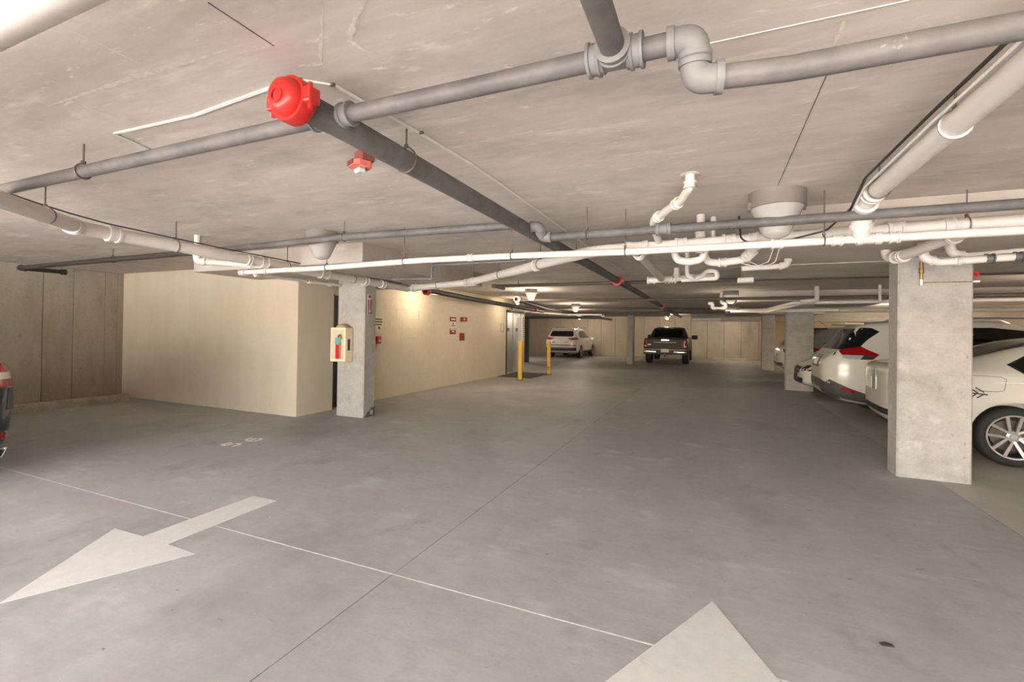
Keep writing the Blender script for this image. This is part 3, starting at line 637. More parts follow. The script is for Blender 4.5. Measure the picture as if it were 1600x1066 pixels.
# ------------------------------------------------------------------ hangers
hg = hanger
hg('steel rod and ring on the thick main just past the red cap', MX, 1.95, 2.268, .056, (0, 1, 0))
hg('steel rod and ring on the thick main beside the crossing elbow', MX, 5.2, 2.265, .056, (0, 1, 0))
hg('steel rod and ring on the near left grey branch', -3.29, 1.433, 2.272, .034, (1, 0, 0))
hg('steel clevis on the big white drain nearest the left edge', -4.42, 1.71, 2.185, .057, (-.72, .7, 0))
hg('steel rod and ring on the big white drain left of the wall corner', -4.85, 2.85, 2.19, .057, (0, 1, 0))
hg('steel ring on the big white drain above the low white pipe', -4.85, 4.15, 2.155, .057, (0, 1, 0), 2.43)
hg('steel ring on the big white drain over the extinguisher column', -4.85, 5.3, 2.135, .057, (0, 1, 0), 2.2)
hg('steel rod and ring on the left dark grey pipe beside the lamp', -3.26, 3.43, 2.283, .034, (1, 0, 0))
hg('steel rod on the dark grey pipe near the left wall', -7.4, 3.56, 2.283, .034, (1, 0, 0))
hg('rod and ring on the long thin white pipe, far left one', -3.9, 3.85, 2.07, .029, (1, 0, 0), 2.43)
hg('rod and ring on the long thin white pipe below the left drop panel', -2.86, 3.843, 2.088, .029, (1, 0, 0))
hg('rod and ring on the long thin white pipe left of the main', -1.68, 3.85, 2.086, .029, (1, 0, 0))
hg('rod and ring on the long thin white pipe right of the main', -.67, 3.9, 2.075, .029, (1, 0, 0))
hg('rod and ring on the long thin white pipe under the right lamp', .72, 3.865, 2.07, .029, (1, 0, 0))
hg('rod and ring on the long right drain run left of the corner rod', 1.62, 4.2, 2.183, .052, (1, 0, 0))
hg('rod and ring on the diagonal white drain, upper', -1.75, 4.81, 2.145, .052, (1, -.86, 0))
hg('rod and ring on the diagonal white drain, middle', -2.55, 5.49, 2.142, .052, (1, -.86, 0))
hg('rod and ring on the diagonal white drain at its lower elbow', -3.3, 6.14, 2.139, .052, (1, -.86, 0))
hg('ring holding the white drain over the red pull station', -4.1, 6.42, 2.13, .052, (1, -.3, 0), 2.19)
hg('steel rod and ring on the cabled white pipe, near one', .925, 2.5, 2.29, .05, (0, 1, 0))
hg('steel rod on the cabled white pipe just before its elbow', .915, 3.42, 2.288, .05, (0, 1, 0))
hg('thin rod on the right grey pipe beside the main', -.95, 3.71, 2.2, .034, (1, 0, 0))
hg('rod and ring on the thin cross pipe before the elevator lamp', -3.5, 8.36, 2.3, .032, (1, 0, 0))
hg('reddish rusty rod and ring at the right edge', 1.80, 3.86, 2.07, .03, (1, 0, 0), ZC, 'rust')

# ------------------------------------------------------------------ cables
def cable(name, label, runs, m, rad=.03):
    t = thing(name, label, 'cable', runs[0][1][0])
    inv = Matrix.Translation(-Vector(runs[0][1][0]))
    for nm_, pts, r in runs:
        bm = sw(fillet(pts, rad, 4), r, 8); bm.transform(inv); obj(nm_, bm, M[m], t, True)
    return t
zc = ZC - .005
pth = [(-3.02, 1.62, zc), (-2.95, 1.405, zc), (-2.33, 1.43, zc), (-1.75, 1.385, zc), (-1.575, 1.385, zc), (-1.475, 1.47, zc), (-1.42, 1.93, zc), (-1.37, 2.52, zc), (-1.37, 3.42, zc), (-1.38, 7.9, zc)]
off = lambda p, d: [(x + d, y + d * .8, z) for x, y, z in p]
t = cable('ceiling_cable', 'pair of white cables clipped to the ceiling around the red cap', [('cable', pth, .0042), ('cable', off(pth, .011), .0042)], 'cable_white')
for x, y in ((-1.575, 1.388), (-1.478, 1.468), (-1.40, 2.0)):
    obj('clip', bx(x - .004 + 3.02, x + .016 + 3.02, y - 1.62 - .006, y - 1.62 + .006, -.008, .004), M['steel'], t)
cable('pipe_cable', 'thin black cable draped along the big left drain pipe',
      [('cable', [(-4.25, 1.45, 2.26), (-4.5, 1.72, 2.275), (-4.62, 1.95, 2.27), (-4.78, 2.25, 2.275), (-4.84, 2.85, 2.262), (-4.82, 3.3, 2.245), (-4.8, 3.9, 2.23), (-4.79, 5.2, 2.2), (-4.8, 6.4, 2.18)], .006)], 'cable_black', .1)
cable('pipe_cable', 'bundle of white cables tied along the right drain pipe',
      [('cable', [(.90 + dx, -.2, 2.335 + dz), (.88 + dx, 1.9, 2.33 + dz), (.872 + dx, 2.5, 2.335 + dz), (.86 + dx, 3.4, 2.322 + dz), (.87 + dx, 3.72, 2.25 + dz)], .006) for dx, dz in ((0, 0), (-.012, -.008), (-.022, -.02), (.01, .008))], 'cable_white', .1)
cable('pipe_cable', 'black cable hugging the right drain pipe and looping below it',
      [('cable', [(.88, -.2, 2.35), (.852, 1.9, 2.345), (.842, 2.5, 2.35), (.82, 3.3, 2.335), (.84, 3.7, 2.25), (.75, 3.95, 2.16), (.55, 4.05, 2.13), (.3, 4.08, 2.115), (.2, 4.06, 2.15), (.18, 3.9, 2.3)], .007),
       ('cable', [(.872, -.2, 2.34), (.846, 1.9, 2.335), (.834, 2.5, 2.34), (.812, 3.3, 2.325), (.83, 3.68, 2.24)], .006)], 'cable_black', .08)
cable('hanging_cable', 'pair of thin white wires looping below the white pipe joint',
      [('cable', [(.44, 4.1, 2.1), (.42, 4.3, 2.0), (.34, 4.5, 1.99), (.2, 4.6, 2.05)], .003), ('cable', [(.48, 4.1, 2.1), (.47, 4.32, 2.0), (.40, 4.52, 1.98), (.3, 4.65, 2.06)], .003)], 'cable_white', .1)

# ------------------------------------------------------------------ fire alarm strobe on ceiling, signs, boxes
t = thing('fire_alarm_strobe', 'faded red fire alarm strobe with clear lens on the ceiling', 'fire alarm', (-1.86, 2.08, ZC), math.radians(-25))
obj('back_box', bx(-.055, .055, -.02, .06, -.075, 0, bev=.008), M['red_dark'], t)
bm = prism(bmesh.new(), [(-.062, -.035), (-.035, -.06), (.035, -.06), (.062, -.035), (.062, .03), (.035, .05), (-.035, .05), (-.062, .03)], -.105, -.075)
hd = obj('housing', bm, M['red_pale'], t)
for i in range(4): obj('grille_slot', bx(-.04, .04, -.067, -.06, -.1 + i * .007, -.097 + i * .007), M['red_dark'], hd)
obj('lens', bx(-.035, .035, -.03, .02, -.135, -.105, bev=.01), M['lens'], t)
# extinguisher cabinet
t = thing('extinguisher_cabinet', 'cream extinguisher cabinet with clear front on the left column', 'cabinet', (-5.40, 5.755, .88))
obj('case', bx(-.155, .155, -.17, -.001, 0, .54, bev=.012, seg=2), M['box_cream'], t)
obj('window', bx(-.125, .125, -.176, -.169, .04, .5, bev=.003), M['box_front'], t)
e = obj('extinguisher', lt([(0, .05), (.05, .05), (.055, .07), (.055, .30), (.035, .34), (.018, .36), (.018, .40), (0, .4)], (.02, -.176, 0), (0, 0, 1), 20), M['red'], t, True)
e.scale = (1, .25, 1); e.location = (0, -.135, 0)
obj('label', bx(-.03, .075, -.195, -.19, .27, .38), M['teal'], t)
obj('hose', sw(fillet([(.02, -.185, .40), (.07, -.185, .44), (.09, -.185, .36)], .03), .012, 8), M['steel'], t, True)
obj('side_slot', bx(.154, .158, -.12, -.07, .18, .36, bev=.004), M['ink_dark'], t)
obj('cap', lt([(.10, 0), (.10, .012), (.07, .045), (.02, .06), (0, .06)], (.02, -.09, .54), (0, 0, 1), 20), M['cardboard'], t, True)
# sign on column side (faces +x)
def sign(name, label, cat, x, y, z, wd, h, back, prints, par=None):
    t = thing(name, label, cat, (x, y, z))
    obj('board', bx(0, .006, -wd / 2, wd / 2, -h / 2, h / 2), M[back], t)
    for y0, y1, z0, z1, m in prints: obj('print', bx(.006, .009, y0, y1, z0, z1), M[m], t)
    return t
t = sign('extinguisher_sign', 'narrow red and white down arrow sign high on the left column', 'sign', -5.022, 5.86, 1.79, .085, .32, 'sign_white',
     [(-.03, .03, .11, .15, 'red_dull'), (-.04, -.014, -.15, .08, 'red_dull'), (.014, .04, -.15, .08, 'red_dull')])
arrow = prism(bmesh.new(), [(-.028, -.09), (.028, -.09), (0, -.14)], .0092, .011, lambda u, v, q: (q, u, v)); obj('arrow_head', arrow, M['sign_white'], t)
obj('print', bx(.006, .009, -.014, .014, -.15, -.13), M['red_dull'], t)
XW = -6.092
sign('notice_sign', 'cream notice with green print behind the left column', 'sign', XW, 7.38, 1.515, .27, .29, 'sign_cream',
     [(-.11, .11, .07, .10, 'ink_green'), (-.11, .11, .02, .05, 'ink_green'), (-.11, .09, -.03, -.005, 'ink_green'), (-.01, .05, -.11, -.06, 'ink_green')])
t = thing('pull_station', 'red alarm pull station under the cream notice', 'fire alarm', (XW, 7.36, 1.19))
obj('housing', bx(0, .06, -.055, .055, -.075, .075, bev=.01), M['red'], t); obj('handle', bx(.06, .075, -.035, .035, -.03, .0), M['white'], t)
sign('fire_sign', 'red sign with white print, topmost of the three on the white wall', 'sign', XW, 10.26, 1.685, .3, .11, 'red_dull', [(-.1, .1, -.02, .02, 'sign_white')])
sign('notice_sign', 'small white notice between the two red signs', 'sign', XW, 10.26, 1.555, .3, .1, 'sign_white', [(-.03, .03, 0, .03, 'ink_dark'), (-.09, .1, -.04, -.02, 'ink_dark')])
sign('fire_sign', 'red sign with white top, lowest of the three on the white wall', 'sign', XW, 10.26, 1.375, .3, .14, 'red_dull', [(-.13, .13, .035, .06, 'sign_white'), (-.05, .06, -.02, .015, 'sign_white')])
t = thing('horn_strobe', 'red horn strobe with white lens on the white wall', 'fire alarm', (XW, 10.77, 1.70))
obj('housing', bx(0, .07, -.14, .14, -.055, .055, bev=.008), M['red_dull'], t); obj('lens', bx(.07, .09, -.1, -.02, -.03, .03, bev=.008), M['lens'], t)
t = thing('pull_station', 'dark red alarm pull box below the horn strobe', 'fire alarm', (XW, 10.7, 1.235))
obj('housing', bx(0, .05, -.1, .1, -.1, .1, bev=.008), M['red_dull'], t); obj('handle', bx(.05, .065, -.06, .06, -.02, .01), M['ink_dark'], t)
t = thing('framed_notice', 'blank thin framed notice left of the elevator', 'sign', (XW, 13.28, 1.5))
obj('board', bx(0, .008, -.1, .1, -.13, .13), M['sign_cream'], t)
for a in ((-.1, .1, .12, .13), (-.1, .1, -.13, -.12), (-.1, -.09, -.12, .12), (.09, .1, -.12, .12)): obj('frame_bar', bx(.008, .014, *a), M['ink_dark'], t)
sign('floor_indicator', 'small black floor indicator above the elevator door', 'indicator', XW, 14.05, 2.17, .16, .08, 'frame_dark', [])
sign('notice_sign', 'tall narrow sign with dark print right of the elevator', 'sign', -6.075, 15.02, 1.52, .16, .75, 'sign_cream',
     [(-.06, .06, .33 - i * .07, .355 - i * .07, 'ink_dark') for i in range(10)])
# valve and red tag on the right column
t = thing('drain_valve', 'brass valve with white tip on the head of the large column', 'valve', (1.89, 5.78, 1.97))
obj('body', lt([(.012, .0), (.014, .06), (.02, .065), (.02, .11), (.014, .115), (.014, .17), (0, .17)], (0, 0, 0), (0, 0, 1), 12), M['brass'], t, True)
obj('nozzle', lt([(0, -.06), (.014, -.06), (.014, 0), (0, 0)], (0, 0, 0), (0, 0, 1), 12), M['white'], t, True)
obj('side_tube', sw([(0, .015, -.03), (.42, .015, -.03)], .004, 8), M['brass'], t, True)
obj('tip', sw([(.39, .015, -.03), (.44, .015, -.03)], .011, 10), M['white'], t, True)
t = thing('valve_wheel', 'small red valve wheel at the right edge of the large column', 'valve', (2.32, 5.85, 2.01))
obj('wheel', lt([(.02, 0), (.03, 0), (.03, .012), (.02, .012)], (0, 0, 0), (0, -1, 0), 16), M['red'], t, True)
obj('spoke', bx(-.025, .025, -.01, -.002, -.004, .004), M['red'], t); obj('stem', sw([(0, 0, 0), (0, .08, 0)], .006, 8), M['brass'], t, True)
t = thing('junction_box', 'pale square junction box under the ceiling behind the trap pipes', 'electrical box', (.42, 7.2, 2.19))
obj('case', bx(-.1, .1, -.08, .08, -.07, .0, bev=.008), M['white'], t); obj('cover', bx(-.08, .08, -.09, -.08, -.06, -.015), M['sign_white'], t)
t = thing('strip_light', 'long white strip light housing on the far beam', 'light', (-.3, 24.1, 2.08))
obj('housing', bx(-.62, .68, -.06, .08, -.05, .09, bev=.01), M['white'], t); obj('diffuser', bx(-.6, .66, -.05, .05, -.065, -.05), M['glass_off'], t)
t = thing('gate_frame', 'dark grey steel frame across the far left opening past the elevator', 'gate frame', (-7.72, 19.6, 0))
obj('post', bx(-.12, .08, -.08, .08, 0, 1.98, bev=.01), M['gate_grey'], t); obj('lintel', bx(-.2, 3.4, -.1, .1, 1.98, 2.09, bev=.01), M['gate_grey'], t)
tag(obj('paper_scrap', prism(bmesh.new(), [(0, 0), (.05, .01), (.045, .03), (.02, .035), (-.005, .02)], 0, .004), M['ink_dark']), 'dark leaf like scrap on the floor at the bottom right', 'scrap').location = (.72, 2.6, .0005)

# ------------------------------------------------------------------ cars
def ring_pts(w_, zl, zb, wr_, zr):
    h = zb - zl
    half = [(.0, zl), (w_ * .72, zl), (w_ * .95, zl + .05), (w_ * 1.0, zl + h * .30), (w_ * 1.005, zl + h * .62), (w_ * .985, zb - .05), (w_ * .945, zb + .005),
            (wr_ + (w_ * .945 - wr_) * .12, zr - (zr - zb) * .12), (wr_ * .93, zr - .004), (wr_ * .5, zr + .018), (0, zr + .024)]
    return half + [(-y, z) for y, z in half[-2:0:-1]]
def loft(stations):
    bm = bmesh.new(); rings = []
    for s in stations:
        rings.append([bm.verts.new((s[0], y, z)) for y, z in ring_pts(*s[1:])])
    n = len(rings[0])
    for a, b in zip(rings, rings[1:]):
        for j in range(n): bm.faces.new((a[j], a[(j + 1) % n], b[(j + 1) % n], b[j]))
    for rg in (rings[0], rings[-1]):
        h = n // 2          # pair left and right points into strips
        for j in range(0, h):
            q = [rg[j], rg[j + 1], rg[(n - j - 1) % n], rg[(n - j) % n]]
            q = [v for i, v in enumerate(q) if v not in q[:i]]
            if len(q) > 2: bm.faces.new(q)
    bmesh.ops.recalc_face_normals(bm, faces=bm.faces[:])
    return bm
def applied(bm, mods):
    me = bpy.data.meshes.new('t'); bm.to_mesh(me); bm.free()
    o = bpy.data.objects.new('t', me); COL.objects.link(o)
    for f_ in mods: f_(o)
    dg = bpy.context.evaluated_depsgraph_get(); ev = o.evaluated_get(dg)
    out = bmesh.new(); m2 = bpy.data.meshes.new_from_object(ev); out.from_mesh(m2)
    bpy.data.objects.remove(o); bpy.data.meshes.remove(me); bpy.data.meshes.remove(m2)
    return out
WHEELS = {}
def wheel_meshes(r, wd, style):
    """tyre, rim dish, spokes around the y axis, outer face towards -y"""
    key = (r, wd, style)
    if key in WHEELS: return WHEELS[key]
    rr = r * (.735 if style == 'double' else .69); h = wd / 2
    ty = lt([(rr, -h * .82), (rr + .012, -h), (r - .045, -h * 1.02), (r - .012, -h * .86), (r, -h * .6), (r, h * .6), (r - .012, h * .86), (r - .045, h), (rr, h * .9)], (0, 0, 0), (0, 1, 0), 40)
    rim = lt([(rr + .004, -h * .86), (rr - .004, -h * .94), (rr - .016, -h * .9), (rr - .022, -h * .55), (rr - .03, h * .5), (.06, h * .45)], (0, 0, 0), (0, 1, 0), 40)
    disc = lt([(0, .0), (rr * .72, .0), (rr * .72, .02), (0, .02)], (0, h * .05, 0), (0, 1, 0), 28)
    sp = bmesh.new()
    nsp = 5
    for k in range(nsp):
        for s in ((-.16, .16) if style == 'double' else (0,)):
            a = 2 * PI * k / nsp + PI / 2
            ca, sa = math.cos(a), math.sin(a)
            def pt(rad, lat, yy): return (ca * rad - sa * lat, yy, sa * rad + ca * lat)
            w0, w1 = (.012, .016) if style == 'double' else (.045, .04)
            o0, o1 = s * .024 / .16, s * .062 / .16
            y0, y1 = -h * .62, -h * .86
            vs = [sp.verts.new(pt(*q)) for q in ((.03, o0 - w0, y0), (.03, o0 + w0, y0), (rr - .01, o1 + w1, y1), (rr - .01, o1 - w1, y1),
                                                 (.03, o0 - w0, y0 + .03), (.03, o0 + w0, y0 + .03), (rr - .01, o1 + w1, y1 + .03), (rr - .01, o1 - w1, y1 + .03))]
            for q in ((0, 1, 2, 3), (0, 4, 5, 1), (1, 5, 6, 2), (2, 6, 7, 3), (3, 7, 4, 0), (4, 7, 6, 5)): sp.faces.new([vs[i] for i in q])
    bmesh.ops.recalc_face_normals(sp, faces=sp.faces[:])
    lathe(sp, [(rr - .018, -h * .80), (rr - .014, -h * .97), (rr + .002, -h * .99), (rr + .006, -h * .86)], (0, 0, 0), (0, 1, 0), 40)
    hub = lt([(0, -h * .72), (.03, -h * .72), (.036, -h * .66), (.06, -h * .6), (.065, 0), (0, 0)], (0, 0, 0), (0, 1, 0), 20)
    WHEELS[key] = out = {}
    for nm_, bm, m_, sm in (('tyre', ty, 'tyre', True), ('rim', rim, 'rim_dark' if style == 'double' else 'rim_bright', True), ('brake_disc', disc, 'rotor', True), ('spokes', sp, 'rim_bright', False), ('hub_cap', hub, 'rim_bright', True)):
        me = bpy.data.meshes.new(nm_); bm.to_mesh(me); bm.free(); me.materials.append(M[m_])
        if sm:
            for p in me.polygons: p.use_smooth = True
            me.set_sharp_from_angle(angle=math.radians(45))
        out[nm_] = me
    return out
def add_wheel(root, x, y, r, wd, style):
    ms = wheel_meshes(r, wd, style)
    wh = bpy.data.objects.new('wheel', ms['tyre']); COL.objects.link(wh); wh.parent = root
    wh.location = (x, y, r); wh.rotation_euler = (0, 0, PI if y > 0 else 0)
    for k in ('rim', 'brake_disc', 'spokes', 'hub_cap'):
        c = bpy.data.objects.new(k, ms[k]); COL.objects.link(c); c.parent = wh
def make_car(name, label, st, paint_, loc, rz, wheels, wr, patches, style='plain', ww_=.225, extras=None, track=None):
    root = thing(name, label, 'truck' if 'truck' in name else 'car', loc, rz)
    W = max(s[1] for s in st); track = track or W
    cut = bmesh.new()
    for x in wheels:
        for s in (-1, 1):
            lathe(cut, [(0, 0), (wr + .045, 0), (wr + .045, .42), (0, .42)], (x, s * (W + .12), wr + .01), (0, -s, 0), 36)
    cme = bpy.data.meshes.new('c'); cut.to_mesh(cme); cut.free()
    co = bpy.data.objects.new('c', cme); COL.objects.link(co)
    def sub(o):
        m_ = o.modifiers.new('s', 'SUBSURF'); m_.levels = 2; m_.render_levels = 2
    def boo(o):
        m_ = o.modifiers.new('b', 'BOOLEAN'); m_.operation = 'DIFFERENCE'; m_.object = co; m_.solver = 'EXACT'
    solid = applied(loft(st), [sub])
    bvh = BVHTree.FromBMesh(solid)
    tmp = bmesh.new(); me0 = bpy.data.meshes.new('q'); solid.to_mesh(me0); solid.free(); tmp.from_mesh(me0); bpy.data.meshes.remove(me0)
    body = applied(tmp, [boo])
    bpy.data.objects.remove(co)
    ob = obj('body', body, paint_, root, True, 35)
    ob.data.materials.clear(); ob.data.materials.append(paint_)
    for p in ob.data.polygons: p.material_index = 0
    L = st[-1][0]
    obj('underbody', bx(.3, L - .3, -W * .62, W * .62, st[3][2] - .02, st[3][2] + .25), M['arch'], root)
    for x in wheels:
        for s in (-1, 1):
            add_wheel(root, x, s * (track - ww_ / 2 - .012), wr, ww_, style)
    def proj(poly, plane, grid):
        bm = bmesh.new(); vs = [bm.verts.new((u, v, 0)) for u, v in poly]; f_ = bm.faces.new(vs)
        bmesh.ops.triangulate(bm, faces=[f_])
        for _ in range(7):
            es = [e_ for e_ in bm.edges if e_.calc_length() > grid]
            if not es: break
            bmesh.ops.subdivide_edges(bm, edges=es, cuts=1); bmesh.ops.triangulate(bm, faces=bm.faces[:])
        dirs = {'right': ((0, 1, 0), lambda u, v: (u, -3, v)), 'left': ((0, -1, 0), lambda u, v: (u, 3, v)), 'rear': ((1, 0, 0), lambda u, v: (-3, u, v)), 'front': ((-1, 0, 0), lambda u, v: (9, u, v)), 'top': ((0, 0, -1), lambda u, v: (u, v, 4))}
        d, mk = dirs[plane]; nrm = {}
        for v in bm.verts:
            o_ = Vector(mk(v.co.x, v.co.y)); h, n_, _, _ = bvh.ray_cast(o_, Vector(d))
            if h is None:
                q = Vector(o_); mid = {'right': 1, 'left': 1, 'rear': 0, 'front': 0, 'top': 2}[plane]
                q[mid] = {'right': -W, 'left': W, 'rear': 0, 'front': L, 'top': 1.5}[plane]
                h, n_, _, _ = bvh.find_nearest(q)
            if n_.dot(Vector(d)) > 0: n_ = -n_
            v.co = h; nrm[v] = n_
        return bm, nrm
    def patch(nm_, poly, plane, m_, off=.004, grid=.09):
        bm, nrm = proj(poly, plane, grid)
        top = {v: bm.verts.new(v.co + nrm[v] * off) for v in list(bm.verts)}
        for v in nrm: v.co -= nrm[v] * .008
        fs = list(bm.faces); be = [e_ for e_ in bm.edges if len(e_.link_faces) == 1]
        for f_ in fs: bm.faces.new([top[v] for v in f_.verts])
        for e_ in be: bm.faces.new((e_.verts[0], e_.verts[1], top[e_.verts[1]], top[e_.verts[0]]))
        bmesh.ops.recalc_face_normals(bm, faces=bm.faces[:])
        return obj(nm_, bm, m_ if not isinstance(m_, str) else M[m_], root, True, 50)
    for p in patches:
        nm_, poly, plane, m_ = p[:4]; kw = p[4] if len(p) > 4 else {}
        if plane == 'both':
            patch(nm_, poly, 'right', m_, **kw); patch(nm_, poly, 'left', m_, **kw)
        elif plane == 'rear2':
            patch(nm_, poly, 'rear', m_, **kw); patch(nm_, [(-u, v) for u, v in poly], 'rear', m_, **kw)
        elif plane == 'front2':
            patch(nm_, poly, 'front', m_, **kw); patch(nm_, [(-u, v) for u, v in poly], 'front', m_, **kw)
        else: patch(nm_, poly, plane, m_, **kw)
    if extras: extras(root, bvh)
    return root
def mirrors(root, x, y, z, m_, s=1):
    for k in (-1, 1):
        mr = obj('side_mirror', bx(-.07 * s, .05 * s, -.1 * s, .1 * s, -.07 * s, .07 * s, bev=.03 * s, seg=3), m_, root, True); mr.location = (x, k * (y + .1 * s), z)
        obj('mirror_arm', sw([(0, -k * .08, -.03), (0, -k * .2 * s - k * .02, -.06)], .02, 8), M['trim_black'], mr, True)
def rails(root, x0, x1, y, z, m_, h=.05):
    for k in (-1, 1):
        obj('roof_rail', sw(fillet([(x0, k * y, z - .01), (x0 + .12, k * y, z + h), (x1 - .12, k * y, z + h), (x1, k * y, z - .01)], .06), .016, 8), M[m_], root, True)
def seam(root, pts, r=.004, m_='arch', nm_='panel_seam'): obj(nm_, sw(pts, r, 6), M[m_], root, True)

SUV = lambda k=1.0, hz=1.0: [(a * k, b, c, d * hz, e, f_ * hz) for a, b, c, d, e, f_ in [
    (0, .52, .48, .84, .46, .88), (.03, .66, .42, .93, .58, .97), (.09, .79, .37, 1.0, .68, 1.05), (.19, .875, .31, 1.08, .73, 1.14), (.31, .91, .27, 1.12, .71, 1.31), (.48, .92, .25, 1.13, .665, 1.56), (.62, .92, .23, 1.12, .65, 1.63),
    (1.2, .92, .22, 1.08, .63, 1.67), (2.1, .92, .22, 1.05, .63, 1.68), (2.75, .92, .22, 1.03, .61, 1.62), (3.35, .92, .22, 1.02, .66, 1.22), (3.55, .915, .22, 1.01, .72, 1.08), (4.2, .89, .24, .92, .70, .98), (4.55, .82, .3, .78, .62, .84), (4.68, .7, .36, .62, .55, .67)]]
SEDAN = [(0, .46, .44, .90, .40, .95), (.03, .62, .38, .97, .54, 1.01), (.10, .77, .31, 1.01, .66, 1.05), (.24, .865, .27, 1.03, .71, 1.075), (.55, .90, .24, 1.03, .70, 1.10), (.85, .905, .22, 1.03, .63, 1.18), (1.2, .91, .2, 1.02, .575, 1.33), (1.6, .91, .2, 1.0, .56, 1.41), (2.2, .91, .2, .99, .57, 1.44),
         (2.8, .91, .2, .98, .58, 1.40), (3.45, .91, .2, .97, .63, 1.12), (3.62, .905, .21, .96, .68, 1.01), (4.2, .885, .23, .88, .67, .93), (4.6, .81, .27, .72, .6, .76), (4.74, .68, .33, .58, .5, .61)]
def quad(a, b, c, d): return [(a, c), (b, c), (b, d), (a, d)]

# near white sedan
def sedan_x(root, bvh):
    mirrors(root, 3.2, .9, .98, P_PEARL)
    def on(x, z):
        h = bvh.ray_cast(Vector((x, -3, z)), Vector((0, 1, 0)))[0]; return (h.x, h.y - .001, h.z)
    seam(root, [on(*q) for q in [(.66, .98), (.82, .98), (.95, .975), (.985, .95), (.965, .83), (.92, .815), (.66, .81)]], .003, 'clamp', 'fuel_door_seam')
    seam(root, [on(*q) for q in [(1.2, 1.0), (1.21, .9), (1.33, .75), (1.42, .6)]], .003, 'clamp', 'door_seam')
    for a, b in (((.66, .79), (.83, .775)), ((.80, .80), (.73, .85)), ((.80, .78), (.74, .735)), ((.75, .79), (.70, .83)), ((.75, .79), (.70, .745))):
        seam(root, [on(*a), on(*b)], .007, 'clad', 'wing_badge')
    seam(root, [on(.1, .87), on(.5, .9), on(1.2, .92), on(2.2, .90)], .004, P_PEARL.name if False else 'white', 'shoulder_crease')
make_car('white_sedan', 'pearl white sedan with large alloy wheel behind the large right column', SEDAN, P_PEARL, (2.02, 7.72, 0), math.radians(-3), (1.06, 3.86), .325,
    [('side_window', [(1.07, 1.11), (1.3, 1.235), (1.6, 1.33), (2.2, 1.365), (2.75, 1.33), (3.2, 1.06), (3.1, 1.01), (1.3, 1.03), (1.16, 1.035)], 'both', 'glass_dark'),
     ('window_trim', [(1.03, 1.108), (1.3, 1.26), (1.6, 1.355), (2.2, 1.39), (2.77, 1.35), (3.26, 1.06), (3.12, .99), (1.3, 1.005), (1.14, 1.012)], 'both', 'trim_black', {'off': .002}),
     ('rear_window', quad(-.55, .55, 1.14, 1.36), 'rear', 'glass_dark'),
     ('tail_lamp', [(.18, .80), (.30, .76), (.52, .92), (.40, .95), (.18, .92)], 'both', 'tail_red'),
     ('trunk_trim', [(-.13, .70), (-.02, .69), (.04, .76), (.0, .96), (-.08, .98), (-.13, .90)], 'rear', 'silver', {'off': .008}),
     ('number_plate', quad(.1, .42, .7, .85), 'rear', 'plate'),
     ('rear_diffuser', quad(-.6, .6, .42, .5), 'rear', 'trim_black'),
     
     ('head_lamp', [(.4, .66), (.72, .7), (.7, .8), (.45, .76)], 'front2', 'tail_clear'), ('grille', quad(-.3, .3, .5, .68), 'front', 'trim_black')],
    'double', .23, sedan_x)
